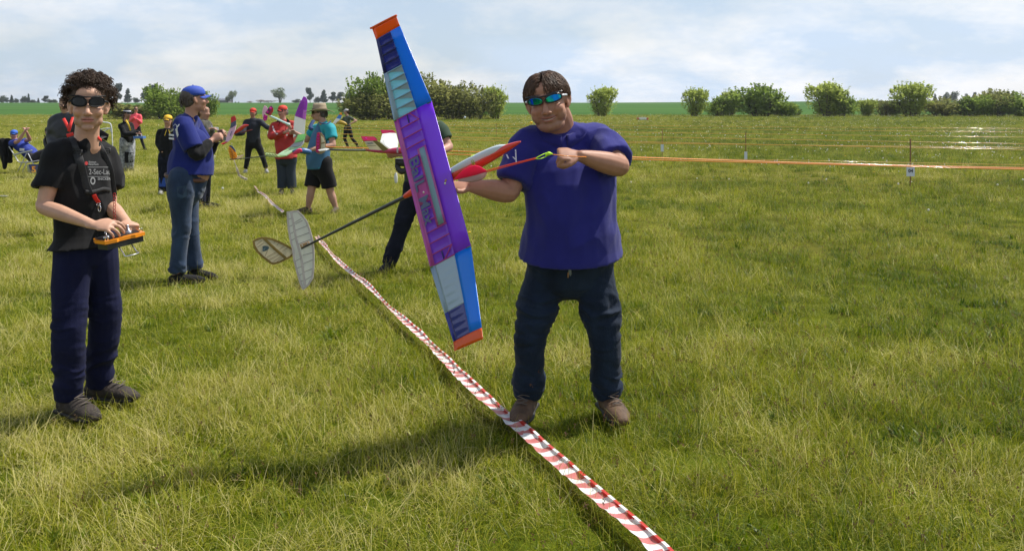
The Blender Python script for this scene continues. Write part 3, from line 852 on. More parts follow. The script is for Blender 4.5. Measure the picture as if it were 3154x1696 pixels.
def skinmat(nm, bump=.05):
    return mat('skin_' + nm, (1, 1, 1), .52, attr='col', var=.06, vscale=30, bump=bump, bscale=220, spec=.35)
def folds(A, sc, warp=.6, seed=0, extra=None, hemz=None):
    sc = np.array(sc)
    def f(wc, no):
        p = wc * sc + seed
        q = p + warp * np.stack([vn(wc * 5 + seed), vn(wc * 5 + seed + 9), vn(wc * 5 + seed + 19)], -1)
        r = 1 - np.abs(fbm(q, 2) * 2 - 1) * 1.6
        d = A * (r - .4)
        if hemz is not None: d = d * np.clip((wc[:, 2] - hemz - .02) / .10, .05, 1)
        if extra is not None: d = d + extra(wc)
        return d
    return f
def rings(zs, amp, wl, wid):
    """crossing folds piled up at given heights (knee, ankle)"""
    def f(wc):
        d = 0
        q = wc * np.array((7, 7, 1.15 / wl)); q = q + 1.6 * np.stack([vn(wc * 6), vn(wc * 6 + 9), vn(wc * 7 + 4) * 1.3], -1)
        r = 1 - np.abs(fbm(q, 2) * 2 - 1) * 2.2
        for z, a_, w_ in zip(zs, amp, wid):
            d = d + a_ * np.exp(-((wc[:, 2] - z) / w_) ** 2) * r
        return d
    return f

def boot(name, m_up, m_sole, parent, heel, toe, ankle_top, w=.048, h=.085, voxel=.008, laces=None):
    heel = Vector(heel); toe = Vector(toe); d = (toe - heel); L = d.length; d.normalize(); side = d.cross(Vector((0, 0, 1))).normalized()
    g = Geo()
    up = Vector((0, 0, 1))
    g.tube([heel + up * .045 + d * .02, heel + d * .08 + up * .05, heel + d * (L * .55) + up * .045, heel + d * (L * .8) + up * .036, heel + d * (L * .97) + up * .028],
           [(w * .75, .045), (w * .85, .050), (w * 1.0, .042), (w * 1.0, .036), (w * .62, .024)], side=side, n=16, sub=3)
    at = Vector(ankle_top); a0 = heel + d * .075 + up * .05
    g.tube([a0, a0.lerp(at, .5), at], [(w * .95, w * 1.15), (w * .92, w * 1.05), (w * 1.0, w * 1.1)], side=side, n=14, sub=3, cap1='cuff')
    o = g.skin(name, m_up, parent, voxel, 4)
    g = Geo()
    g.tube([heel + up * .012, heel + d * (L * .3) + up * .012, heel + d * (L * .65) + up * .012, heel + d * L * .93 + up * .014], [(w * .86, .014), (w * .84, .013), (w * 1.08, .013), (w * .8, .013)], side=side, n=14, sub=3, power=3)
    g.build('sole', m_sole, o)
    if laces:
        g = Geo()
        p0 = heel + d * (L * .70) + up * .082; p1 = a0.lerp(at, .92) + d * (w * 1.12)
        for k in range(7):
            t = k / 6; c = p0.lerp(heel + d * (L * .42) + up * .115, min(1, t * 2)) if t < .5 else (heel + d * (L * .42) + up * .115).lerp(p1, t * 2 - 1)
            s_ = .026 if k % 2 else -.026
            g.tube([c - side * .026, c + d * .004 + up * .006, c + side * .026], [.0028] * 3, n=5, sub=2)
            g.tube([c - side * s_, c + up * .018 + side * s_], [.0028] * 2, n=5, sub=1)
        g.build('lace', laces, o)
    return o

SHAD = mat('lens_black', (.008, .008, .010), .12, spec=.6, coat=.3)
def sunglasses(parent, c, M, s, lens=None, frame_m=None, temple_m=None, wrap=True, hh=.019):
    lens = lens or SHAD; frame_m = frame_m or SHAD
    def P(x, y, z): return c + M @ (Vector((x, y, z)) * s)
    g = Geo(); fr = None
    def yy(x): return .1045 - 7.2 * x * x
    # frame
    top = [P(x, yy(x), .026 + hh + (.002 if abs(x) > .02 else -.003)) for x in np.linspace(-.070, .070, 9)]
    g.tube(top, [.0035 * s] * 9, n=6, sub=2)
    for sx in (-1, 1):
        pts = []
        for k in range(15):
            a = 2 * math.pi * k / 14; x = sx * (.036 + .0315 * math.cos(a)); z = .027 + hh * (.95 if math.sin(a) > 0 else .90) * math.copysign(abs(math.sin(a)) ** .75, math.sin(a)) - .0015
            z -= .004 * max(0, (.036 - abs(x)) / .03)
            pts.append(P(x, yy(x) + .002, z))
        g.tube(pts, [.0030 * s] * 15, n=6, sub=1)
    fr = g.build('sunglasses', frame_m, parent)
    for sx in (-1, 1):
        g = Geo()
        g.tube([P(sx * .068, yy(.068), .028), P(sx * .078, .055, .026), P(sx * .081, .0, .020), P(sx * .080, -.02, .010)], [(.003 * s, .005 * s)] * 4, side=M @ Vector((1, 0, 0)), n=6, sub=2)
        g.build('temple_arm', temple_m or frame_m, fr)
    for sx in (-1, 1):
        V = []; Fa = []
        nr, na = 4, 16
        for r_ in range(nr + 1):
            for k in range(na):
                a = 2 * math.pi * k / na; q = max(r_ / nr, .001)
                x = sx * (.036 + .0315 * q * math.cos(a)); z = .0255 + hh * .93 * q * math.copysign(abs(math.sin(a)) ** .75, math.sin(a)) - .004 * max(0, (.036 - abs(x)) / .03)
                V.append(P(x, yy(x) + .0028, z))
        for r_ in range(nr):
            for k in range(na): Fa.append((r_ * na + k, r_ * na + (k + 1) % na, (r_ + 1) * na + (k + 1) % na, (r_ + 1) * na + k))
        V += [v - M @ Vector((0, .0035 * s, 0)) for v in V]; nn_ = (nr + 1) * na; Fa += [tuple(reversed([i + nn_ for i in f])) for f in Fa]
        for k in range(na): Fa.append((nr * na + k, nr * na + (k + 1) % na, nn_ + nr * na + (k + 1) % na, nn_ + nr * na + k))
        mesh_obj('lens', V, Fa, lens, fr)
    return fr
def cap(parent, c, M, s, m_cap, m_brim=None, name='baseball_cap', brim=True, voxel=.012):
    g = Geo()
    def P(x, y, z): return c + M @ (Vector((x, y, z)) * s)
    V = []; Fa = []; n = 24
    lev = [(.094, .040), (.095, .062), (.090, .088), (.075, .110), (.050, .124), (.022, .131), (.004, .133)]
    for r_, z in lev:
        for k in range(n):
            a = 2 * math.pi * k / n; V.append(P(r_ * .90 * math.cos(a), r_ * 1.12 * math.sin(a) - .010, z))
    for j in range(len(lev) - 1):
        for k in range(n): Fa.append((j * n + k, j * n + (k + 1) % n, (j + 1) * n + (k + 1) % n, (j + 1) * n + k))
    Fa.append(tuple(range(n))[::-1]); Fa.append(tuple(range((len(lev) - 1) * n, len(lev) * n)))
    g.add(V, Fa); g.ellipsoid(P(0, -.01, .134), (.007 * s,) * 3, nu=8, nv=6)
    o = g.build(name, m_cap, parent)
    if brim:
        g = Geo(); V = []; Fa = []
        for i in range(9):
            for j in range(5):
                x = (i / 8 - .5) * 2; y = j / 4
                w = .072 * (1 - .25 * y ** 2); yy_ = .078 - .045 * x * x + y * .072 * (1 - .35 * x * x)
                V.append(P(x * w, yy_, .046 - .022 * x * x - .012 * y))
        for i in range(8):
            for j in range(4): a = i * 5 + j; Fa.append((a, a + 1, a + 6, a + 5))
        nV = len(V); V += [v - M @ Vector((0, 0, .004 * s)) for v in V]; Fa += [tuple(reversed([q + nV for q in f])) for f in list(Fa)]
        rim = [i * 5 + 4 for i in range(9)]
        for a, b in zip(rim[:-1], rim[1:]): Fa.append((a, b, b + nV, a + nV))
        g.add(V, Fa); g.build('cap_brim', m_brim or m_cap, o)
    return o
def hairmesh(parent, c, M, s, m, kind, seed=3, name='hair'):
    rr = random.Random(seed); g = Geo()
    def P(x, y, z): return c + M @ (Vector((x, y, z)) * s)
    if kind == 'curly':
        g.ellipsoid(P(0, -.032, .050), (.088 * s, .098 * s, .092 * s), M, 20, 14)
        for k in range(2300):
            th = rr.uniform(-1.0, 1.0); ph = rr.uniform(0, 6.283)
            z = rr.uniform(-.55, 1); q = math.sqrt(1 - z * z); d = Vector((q * math.cos(ph), q * math.sin(ph), z))
            if d.y > .25 and z < .28 + .25 * (d.y - .25): continue
            if z < -.25 and d.y > -.15: continue
            if abs(d.x) > .7 and d.y > .05 and z < .05: continue
            r_ = rr.uniform(.90, 1.16); B = Vector((.112 * d.x, -.022 + .118 * d.y, .052 + .104 * d.z + (.012 if z > .5 else 0)))
            B = Vector((B.x * r_, -.022 + (B.y + .022) * r_, .052 + (B.z - .052) * r_))
            nrm_ = Vector((d.x, d.y, d.z + .15)); a = (nrm_ + Vector((rr.gauss(0, .5), rr.gauss(0, .5), rr.gauss(0, .5)))).normalized(); b = a.orthogonal().normalized(); e = a.cross(b)
            R0 = rr.uniform(.0040, .0085); t0 = rr.uniform(0, 6.28); ln = rr.uniform(.016, .040); pts = []; B = B - d * .016
            for j in range(11):
                t = t0 + j * 1.05 * (1 + .3 * rr.random() / 10); q_ = j / 10
                pts.append(P(*(B + (b * math.cos(t) + e * math.sin(t)) * R0 * (.6 + .6 * q_) + a * ln * q_ * (1 - .25 * q_) - Vector((0, 0, .010)) * q_ * q_)))
            g.tube(pts, [.0014 * s] * 10 + [.0006 * s], n=4, sub=1)
    elif kind == 'swept':
        g.ellipsoid(P(0, -.026, .040), (.080 * s, .093 * s, .089 * s), M, 20, 14)
        for k in range(4200):
            # roots on the scalp; strands swept from the viewer's right parting over the forehead to the viewer's left
            ph = rr.uniform(0, 6.283); z = rr.uniform(-.35, 1); q = math.sqrt(max(0, 1 - z * z)); d = Vector((q * math.cos(ph), q * math.sin(ph), z))
            if d.y > .30 and z < .50 - .15 * abs(d.x): continue
            if z < -.05 and d.y > -.05: continue
            if abs(d.x) > .6 and d.y > .12 and z < .12: continue
            B = Vector((.082 * d.x, -.014 + .102 * d.y, .034 + .094 * d.z))
            part = Vector((.028, .04, .0)); flow = Vector((d.x - .20, (d.y + .15) * .75, 0))
            if d.x > -.0 and d.y > .1: flow = Vector((1.0, .45, 0))
            if d.x < -.35: flow = Vector((-.7, .15, 0))
            flow = flow.normalized() + Vector((rr.gauss(0, .18), rr.gauss(0, .18), 0)); ln = rr.uniform(.040, .072) * (1.1 if d.y > .2 else .75)
            pts = [B]; v = (d * .8 + flow * .5).normalized(); p = B.copy(); p = B + d * .004
            for j in range(5):
                v = (v * .55 + flow * .5 + Vector((0, 0, -.20 - .26 * j)) + d * (.04 if d.z < .3 else .09)).normalized(); p = p + v * ln / 5
                # stay outside the skull
                e = Vector((p.x / .084, (p.y + .014) / .104, (p.z - .034) / .096)); el = e.length
                if el < 1.03 + .03 * rr.random() or el > 1.13:
                    e = e / el * (1.03 + .06 * rr.random() * (d.z > 0)); p = Vector((e.x * .084, e.y * .104 - .014, e.z * .096 + .034))
                pts.append(p)
            w = rr.uniform(.0010, .0021) * s
            g.tube([P(*x) for x in pts], [w, w, w, w * .9, w * .7, w * .3], n=4, sub=1)
    else:   # close hair shell for the people farther away; 'long' falls on the shoulders
        g.ellipsoid(P(0, -.030, .040), (.084 * s, .095 * s, .092 * s), M)
        g.ellipsoid(P(0, -.050, -.010), (.078 * s, .062 * s, .070 * s), M)
        if kind == 'long':
            g.tube([P(0, -.05, .02), P(0, -.075, -.08), P(0, -.085, -.20), P(0, -.08, -.28)], [(.08 * s, .05 * s), (.085 * s, .045 * s), (.075 * s, .035 * s), (.05 * s, .02 * s)], side=M @ Vector((1, 0, 0)))
        for k in range(260):
            ph = rr.uniform(0, 6.28); z = rr.uniform(-.6, .9); q = math.sqrt(1 - z * z)
            if q * math.sin(ph) > .15: continue
            B = Vector((.083 * q * math.cos(ph), -.03 + .094 * q * math.sin(ph), .03 + .09 * z)); 
            g.tube([P(*B), P(*(B * 1.04 + Vector((0, -.004, -.02)))), P(*(B * 1.03 + Vector((rr.gauss(0, .006), -.006, -.045))))], [.004 * s, .0035 * s, .001 * s], n=4, sub=1)
    return g.build(name, m, parent)

def person(label, J, S, group=None):
    """J joints (world), S style. Returns the root and its pieces."""
    hv = S.get('voxel', .012); k = S.get('size', 1.0); gi = S.get('girth', 1.0)
    hc, hM, hs = J['head'], frame(S['face'], S.get('headup', (0, 0, 1))), k * S.get('headsize', 1.0)
    hM = hM @ Matrix.Diagonal((S.get('headx', 1.0), 1, 1))
    sR, sL, hR, hL = J['sR'], J['sL'], J['hR'], J['hL']
    lat = (sR - sL).normalized(); mid_s = (sR + sL) / 2; mid_h = (hR + hL) / 2
    up = (mid_s - mid_h).normalized(); fw = up.cross(lat).normalized(); 
    if 'body_fwd' in S and fw.dot(Vector(S['body_fwd'])) < 0: fw = -fw
    base = S.get('base') or Vector((mid_h.x, mid_h.y, 0))
    base = Vector((base[0], base[1], S.get('basez', 0.0)))
    root = empty('person', base, label, 'person', group)
    out = {'root': root, 'M': hM, 'hc': hc, 'hs': hs, 'fw': fw, 'lat': lat, 'up': up}
    wS = (sR - sL).length / 2; arm = S.get('arm', 1.0) * k; 
    g = Geo(); head_geo(g, hc, hM, hs)
    nb = J['neck']
    g.tube([hc + hM @ (Vector((0, -.022, -.045)) * hs), hc.lerp(nb, .72), nb - up * .03], [(.056 * hs * S.get('neckw', 1), .060 * hs), (.055 * hs * S.get('neckw', 1), .058 * hs), (.075 * k, .06 * k)], side=lat)
    if S.get('jowl'):
        g.ellipsoid(hc + hM @ (Vector((0, .030, -.088)) * hs), (.054 * hs, .056 * hs, .036 * hs), hM)
        for x in (-1, 1): g.ellipsoid(hc + hM @ (Vector((x * .040, .043, -.040)) * hs), (.029 * hs, .040 * hs, .040 * hs), hM)
    belly = S.get('belly', 0.0)
    T = [(-.06, .80 * gi, .105 * gi), (.12, .82 * gi, .11 * gi + belly * .8), (.35, .84 * gi, .105 * gi + belly), (.62, .88 * gi * .98, .112 * min(gi, 1.1) + belly * .45), (.85, .92, .105 * min(gi, 1.05)), (1.0, .70, .075)]
    Wd = S.get('wd', wS)
    def tor(extra, t0=-.06, lo=None):
        pts = []; rr_ = []
        for t, a, b in T:
            bf = belly * (0 if t > .8 else (1 if t > .1 else .6)) * .75
            pts.append(mid_h.lerp(mid_s, t) + fw * bf); rr_.append((Wd * a * S.get('tw', 1.0) + extra, b * k + extra))
        return pts, rr_
    pts, rr_ = tor(-.012)
    g.tube(pts, rr_, side=lat, n=20, sub=3)
    for sd in 'RL':
        s_, e_, w_ = J['s' + sd], J['e' + sd], J['w' + sd]
        g.tube([mid_s.lerp(s_, .6), s_ - up * .01, s_.lerp(e_, .5), e_], [.055 * arm, .056 * arm, .050 * arm, .040 * arm], n=12, sub=3)
        g.tube([s_.lerp(e_, .88), e_, e_.lerp(w_, .3), e_.lerp(w_, .7), w_], [.038 * arm, .041 * arm, .044 * arm, .034 * arm, (.027 * arm, .022 * arm)], n=12, sub=3)
        H = S.get('hand' + sd)
        if H: hand(g, w_, H['d'], H['b'], H['t'], k * H.get('s', 1.0), H.get('curl', (.5, .6, .5)), H.get('tc', .4), H.get('splay', .06))
    for sd in 'RL':
        h_, n_, a_ = J['h' + sd], J['k' + sd], J['a' + sd]
        lt = S.get('leg', 1.0) * k
        g.tube([h_ + up * .05, h_ - up * .05, h_.lerp(n_, .5), n_, n_.lerp(a_, .3), n_.lerp(a_, .75), a_], [.085 * lt, .088 * lt, .075 * lt, .054 * lt, .056 * lt, .038 * lt, .034 * lt], n=14, sub=2)
        fd = J['t' + sd] - a_; fd.z = 0; fd.normalize(); fz_ = S.get('footz', 0.0)
        f0 = Vector((a_.x, a_.y, fz_ + .055))
        g.tube([a_, f0 - fd * .01, f0 + fd * .07 * k - Vector((0, 0, .012)), f0 + fd * .15 * k - Vector((0, 0, .022))], [.030 * k, .030 * k, (.026 * k, .018 * k), (.024 * k, .012 * k)], n=10, sub=2)
    skc = np.array(S.get('skin', (.45, .24, .155)))
    def paint(wc):
        col = np.tile(skc, (len(wc), 1)) * (.92 + .16 * fbm(wc * 22, 2))[:, None]
        if 'forearm' in S: col = col
        return head_paint(wc, col, hc, hM, hs, skc, S.get('mouth', (.36, .12, .10)), S.get('brow', (.05, .03, .02)), S.get('stub'), True, S.get('smile', 0))
    out['body'] = g.skin('body', skinmat('all'), root, hv, S.get('hsm', 4), None, paint)
    # ---- upper garment
    gv = S.get('gvoxel', hv * 1.15); tm = S['top']
    g = Geo(); th = S.get('thick', .016)
    T0 = list(T)
    if 'hem' in S: T0[0] = (S['hem'], S.get('hemw', T0[0][1]), S.get('hemb', T0[0][2]) + 0.0)
    if 'hem' in S: T0 = [T0[0]] + [q for q in T0[1:] if q[0] > S['hem'] + .13]
    T = T0
    pts, rr_ = tor(th); hem_z = pts[0].z
    g.tube(pts, rr_, side=lat, n=24, sub=3, cap0='cuff')
    g.tube([pts[-2], pts[-1] + up * .01, nb - up * .012], [(Wd * .86, .10 * gi * k), (Wd * .55, .075 * k), (.070 * k * S.get('nkr', 1), .066 * k * S.get('nkr', 1))], side=lat, sub=3)
    for sd in 'RL':
        s_, e_, w_ = J['s' + sd], J['e' + sd], J['w' + sd]; sv = S.get('sleeve', 1.0); a2 = arm * S.get('slw', 1.0)
        g.tube([mid_s.lerp(s_, .45) , s_ + up * .004, s_.lerp(e_, .35), s_.lerp(e_, min(sv, 1.0))],
               [.060 * a2 + th, (.056 * S.get('shw', 1)) * a2 + th, .058 * a2 + th, (.056 if sv < 1 else .048) * a2 + th], n=16, sub=3, cap1='cuff' if sv < 1 else 'dome')
        if sv >= 1:
            g.tube([s_.lerp(e_, .8), e_, e_.lerp(w_, .5), e_.lerp(w_, .95)], [.046 * a2 + th, .049 * a2 + th, .044 * a2 + th, .032 * a2 + th], n=16, sub=3, cap1='cuff')
    out['top'] = g.skin(S.get('topname', 'shirt'), tm, root, gv, S.get('gsm', 3), folds(S.get('fold', .010), S.get('foldsc', (7, 7, 4)), seed=S.get('seed', 1), extra=S.get('topfold'), hemz=hem_z))
    # ---- lower garment
    g = Geo(); lw = S.get('legw', 1.0) * k
    pt = [mid_h.lerp(mid_s, t) + fw * belly * .3 for t in S.get('waist', (.22, .08, -.10))]
    g.tube(pt, [(Wd * .84 * gi + .004, .112 * gi * k + belly * .5), (Wd * .86 * gi + .006, .122 * gi * k + belly * .35 + S.get('hipb', 0)), (Wd * .86 * gi, .118 * gi * k + belly * .2 + S.get('hipb', 0) * .7)], side=lat, n=20, sub=3)
    ll = S.get('leglen', 1.0); Ft = S.get('trw', (1.0, 1.0, 1.0, 1.0))
    for sd in 'RL':
        h_, n_, a_ = J['h' + sd], J['k' + sd], J['a' + sd]
        if ll > .85:
            g.tube([h_ + up * .06, h_ - up * .06, h_.lerp(n_, .5), n_, n_.lerp(a_, .5), n_.lerp(a_, ll)],
                   [(.100 * lw * Ft[0], .112 * lw * Ft[0]), (.108 * lw * Ft[0], .116 * lw * Ft[0]), .098 * lw * Ft[1], .076 * lw * Ft[2], .070 * lw * Ft[3], .066 * lw * Ft[3]], side=lat, n=18, sub=3, cap1='cuff')
        else:
            g.tube([h_ + up * .06, h_ - up * .06, h_.lerp(n_, .5), h_.lerp(n_, ll * 1.0)], [.105 * lw, .112 * lw, .108 * lw, .106 * lw], n=18, sub=3, cap1='cuff')
    out['bottom'] = g.skin(S.get('botname', 'trousers'), S['bottom'], root, gv, S.get('gsm', 3), folds(S.get('bfold', .005), S.get('bfoldsc', (6, 6, 3)), seed=S.get('seed', 1) + 5, extra=S.get('botfold')))
    # ---- shoes
    for sd in 'RL':
        a_, t_ = J['a' + sd], J['t' + sd]; d = (t_ - a_); d.z = 0; d.normalize(); fz = S.get('footz', 0.0)
        heel = Vector((a_.x, a_.y, fz)) - d * .065 * k; toe = heel + d * .305 * k
        boot(S.get('shoename', 'shoe'), S['shoe'], S.get('sole', S['shoe']), root, heel, toe, a_ + Vector((0, 0, S.get('bootup', -.01))) , .048 * k * S.get('shoew', 1), voxel=max(.008, hv), laces=S.get('laces'))
    if S.get('glasses'): sunglasses(root, hc, hM, hs, **S['glasses']) if isinstance(S['glasses'], dict) else sunglasses(root, hc, hM, hs)
    if S.get('hair'): hairmesh(root, hc, hM, hs * S.get('hairsize', 1), S['hairm'], S['hair'])
    if S.get('cap'): cap(root, hc, hM, hs, S['cap'], S.get('brimm'))
    return out
# ---------------------------------------------------------------- cloth materials
DENIM = mat('denim', (.010, .019, .038), .85, var=.35, vscale=9, bump=.35, bscale=160, sheen=.05, stretch=(1, 1, .5), spec=.18)
DENIM2 = mat('denim_light', (.022, .040, .078), .85, var=.4, vscale=8, bump=.35, bscale=150, sheen=.15, stretch=(1, 1, .5), spec=.18)
POLO = mat('polo_blue', (.018, .019, .158), .85, var=.10, vscale=10, bump=.30, bscale=300, sheen=.14, spec=.18)
POLO2 = mat('polo_royal', (.010, .018, .135), .85, var=.12, vscale=8, bump=.25, bscale=200, sheen=.1, spec=.18)
BLACK = mat('black_cotton', (.010, .010, .011), .88, var=.25, vscale=12, bump=.2, bscale=260, sheen=.06, spec=.18)
NAVY = mat('navy_sweat', (.007, .009, .036), .92, var=.2, vscale=8, bump=.25, bscale=240, sheen=.02, spec=.18)
DARKN = mat('dark_navy', (.010, .012, .022), .9, var=.2, vscale=10, spec=.18)
BOOTM = mat('boot_suede', (.030, .022, .017), .85, var=.5, vscale=22, bump=.5, bscale=90)
BOOTB = mat('boot_leather', (.085, .046, .022), .75, var=.4, vscale=20, bump=.4, bscale=80)
SOLE = mat('rubber_sole', (.012, .011, .011), .7)
LACE = mat('lace_grey', (.10, .08, .065), .8)
HAIRB = mat('hair_dark', (.050, .028, .016), .55, spec=.3, var=.4, vscale=20)
HAIRM = mat('hair_brown', (.075, .040, .022), .52, spec=.3, var=.5, vscale=26)
HAIRG = mat('hair_greybrown', (.075, .058, .045), .55)
REDC = mat('cap_red', (.55, .035, .015), .75, var=.1)
def Z0(p): return p
# ================================================================== the smiling man with the big glider
sc_ = (100.0)
J = dict(head=W(1688, 318, 4.38), neck=W(1722, 412, 4.50), sR=W(1628, 448, 4.46), sL=W(1850, 432, 4.54),
         eR=W(1568, 592, 4.34), wR=W(1452, 574, 4.27), eL=W(1908, 512, 4.30), wL=W(1788, 480, 4.17),
         hR=W(1690, 800, 4.52), hL=W(1816, 792, 4.54), kR=W(1634, 1035, 4.46), kL=W(1862, 1035, 4.47),
         aR=W(1626, 1235, 4.56), aL=W(1872, 1235, 4.56), tR=W(1600, 1290, 4.36), tL=W(1915, 1300, 4.34))
man = person('heavy smiling man in purple-blue polo and jeans holding up the big glider', J, dict(
    voxel=.0043, gvoxel=.0075, size=1.04, face=(-.16, -.98, -.12), headup=(-.19, 0, .98), headsize=1.12, jowl=True, neckw=1.45, nkr=.98,
    skin=(.36, .18, .115), mouth=(.30, .085, .07), stub=(.20, .12, .085), body_fwd=(0, -1, 0), belly=.075, girth=1.04, wd=.245, tw=1.0,
    arm=1.22, sleeve=.80, slw=1.0, shw=.95, thick=.014, hem=.05, hemw=1.06, hemb=.215, smile=1, headx=1.10, waist=(.12, .02, -.10), hsm=5, topname='polo_shirt', top=POLO, fold=.024, foldsc=(7.0, 7.0, 2.6),
    botname='jeans', bottom=DENIM, trw=(1.03, 1.0, 1.0, 1.02), bfold=.003, botfold=rings([.58, .20, .86, .42], [.018, .018, .010, .006], .05, [.09, .07, .10, .14]),
    shoename='boot', shoe=BOOTB, sole=SOLE, laces=LACE, bootup=.05, shoew=1.15, footz=.04, leglen=.90,
    handR=dict(d=(-.9, -.12, -.02), b=(.1, .5, -.85), t=(-.1, -.9, .3), curl=(.55, .7, .5), tc=.2, s=1.08),
    handL=dict(d=(-.97, -.18, .10), b=(.05, -.62, .78), t=(-.05, -.75, -.6), curl=(1.25, 1.45, .9), tc=.7, splay=.0, s=1.10),
    glasses=None, seed=3))
MM = man['M']; mc = man['hc']; ms = man['hs']
hairmesh(man['root'], mc, MM, ms * 1.0, HAIRM, 'swept', 5)
def mirrorlens():
    m = bpy.data.materials.new('mirror_lens'); m.use_nodes = True; n = m.node_tree.nodes; l = m.node_tree.links; p = n['Principled BSDF']
    t = N(n, 'ShaderNodeTexCoord'); q = N(n, 'ShaderNodeTexNoise'); q.inputs['Scale'].default_value = 22; l.new(t.outputs['Object'], q.inputs['Vector'])
    r = N(n, 'ShaderNodeValToRGB'); r.color_ramp.elements[0].position = .4; r.color_ramp.elements[0].color = (.0, .14, .42, 1); r.color_ramp.elements[1].position = .6; r.color_ramp.elements[1].color = (.01, .42, .16, 1)
    l.new(q.outputs[0], r.inputs[0]); l.new(r.outputs[0], p.inputs['Base Color']); p.inputs['Metallic'].default_value = .85; p.inputs['Roughness'].default_value = .12
    return m
sunglasses(man['root'], mc, MM, ms, mirrorlens(), mat('frame_black', (.01, .01, .012), .25), mat('temple_grey', (.55, .57, .60), .3), hh=.0175)
# polo collar and placket
cl = Geo(); nb = J['neck']
BT = bvh_of(man['top'])
def around(c, lat, fw, up, r, a): return c + lat * math.sin(a) * r[0] + fw * math.cos(a) * r[1]
lat, fwm, upm = man['lat'], man['fw'], Vector((0, 0, 1))
V = []; Fa = []; n_ = 48
for i in range(n_ + 1):
    a = -math.pi + 2 * math.pi * i / n_; fr_ = math.cos(a); fp = max(fr_, 0)
    cb = nb + upm * (-.018 * fp + .012) + fwm * .012
    for r_, dz in ((.078, -.012), (.082, .036 - .030 * fp), (.092, .034 - .032 * fp), (.116 + .010 * fp, -.014 - .034 * fp ** 3)):
        V.append(around(cb, lat, fwm, upm, (r_ * 1.10, r_ * 1.02), a) + upm * dz)
for i in range(n_ + 1):
    h_ = BT.find_nearest(V[4 * i + 3]); V[4 * i + 3] = h_[0] + h_[1] * .004 if h_[1].dot(V[4 * i + 3] - nb) > 0 else h_[0] + (V[4 * i + 3] - nb).normalized() * .004
for i in range(n_):
    if abs(i + .5 - n_ / 2) < 1.0: continue
    for j in range(3): a = i * 4 + j; Fa.append((a, a + 4, a + 5, a + 1))
co = mesh_obj('collar', V, Fa, POLO, man['top'])
sm = co.modifiers.new('t', 'SOLIDIFY'); sm.thickness = .004
# sleeve print and hem slit detail
def decal(name, V, Fa, m, parent, target, dirn, lift=.003, smooth=False):
    b_ = bvh_of(target) if not isinstance(target, BVHTree) else target
    return mesh_obj(name, project(V, b_, dirn, lift), Fa, m, parent, smooth)
WH = mat('print_white', (.62, .62, .64), .7)
for a, b, w in (((1588, 462), (1590, 500), .003), ((1560, 478), (1566, 490), .004), ((1580, 484), (1588, 492), .004)):
    g = Geo(); pa, pb = W(*a, 4.3), W(*b, 4.3); g.prism([pa + Vector((-w, 0, 0)), pa + Vector((w, 0, 0)), pb + Vector((w, 0, 0)), pb + Vector((-w, 0, 0))], (0, .0005, 0))
    decal('sleeve_print', g.V, g.F, WH, man['top'], BT, (0, 1, 0))
# jeans fly: zip, worn patch and back-hem
BJ = bvh_of(man['bottom'])
g = Geo(); g.prism([W(1752, 832, 4.3), W(1762, 834, 4.3), W(1764, 850, 4.3), W(1759, 858, 4.3), W(1753, 846, 4.3)], (0, .0005, 0))
decal('fly_patch', g.V, g.F, mat('faded_denim', (.20, .23, .24), .9), man['bottom'], BJ, (0, 1, 0))
g = Geo(); g.tube([W(1757, 858, 4.2), W(1756, 872, 4.2)], [.004, .004], n=6, sub=1)
vs = project(g.V, BJ, (0, 1, 0), .004); 
g2_ = Geo(); g2_.V = vs; g2_.F = g.F
g2_.build('zip', mat('brass', (.45, .25, .15), .35, metal=.9), man['bottom'])
# belt-loop seams down the leg sides
BTN = mat('button', (.25, .27, .40), .4)
g = Geo(); p = BT.ray_cast(W(1727, 420, 3.6), Vector((0, 1, 0)))[0]
if p is not None:
    g.ellipsoid(p, (.005, .003, .005)); g.build('button', BTN, man['top'])

# ================================================================== the curly-haired youth
J = dict(head=W(273, 330, 4.52), neck=W(266, 438, 4.56), sR=W(178, 478, 4.46), sL=W(326, 476, 4.70),
         eR=W(134, 636, 4.40), wR=W(286, 692, 4.21), eL=W(338, 634, 4.66), wL=W(390, 686, 4.40),
         hR=W(225, 755, 4.52), hL=W(300, 755, 4.62), kR=W(212, 1010, 4.47), kL=W(324, 985, 4.68),
         aR=W(212, 1240, 4.53), aL=W(303, 1195, 4.78), tR=W(300, 1300, 4.40), tL=W(425, 1238, 4.72))
teen = person('curly-haired youth in black t-shirt and sunglasses holding an orange transmitter', J, dict(
    voxel=.0044, gvoxel=.0068, size=1.0, face=(.40, -.92, -.02), headup=(.02, 0, 1), headsize=1.09, neckw=.95,
    skin=(.50, .285, .19), mouth=(.44, .15, .13), stub=(.30, .18, .13), body_fwd=(.5, -.8, 0), belly=.0, girth=.90, wd=.185,
    arm=.90, sleeve=.66, slw=1.12, shw=.86, thick=.016, hem=-.02, hemw=.97, hemb=.130, waist=(.12, .02, -.10), hsm=5, hairsize=.97, topname='t_shirt', top=BLACK, fold=.022, foldsc=(8, 8, 3.6),
    botname='sweatpants', bottom=NAVY, trw=(.88, .92, 1.0, .98), bfold=.007, botfold=rings([.24, .55, .38], [.014, .009, .007], .06, [.08, .08, .08]),
    shoename='boot', shoe=BOOTM, sole=SOLE, laces=LACE, bootup=.05, shoew=1.12, leglen=.93, footz=.03,
    handR=dict(d=(.93, -.12, -.02), b=(.05, -.55, .83), t=(.0, .85, .5), curl=(.30, .55, .5), tc=.5, s=.98),
    handL=dict(d=(.62, -.70, -.05), b=(.35, -.25, .9), t=(-.75, -.5, .1), curl=(1.1, 1.25, .7), tc=.45, splay=.0, s=.98),
    glasses=None, seed=8))
TM = teen['M']; th = teen['hc']; ts = teen['hs']
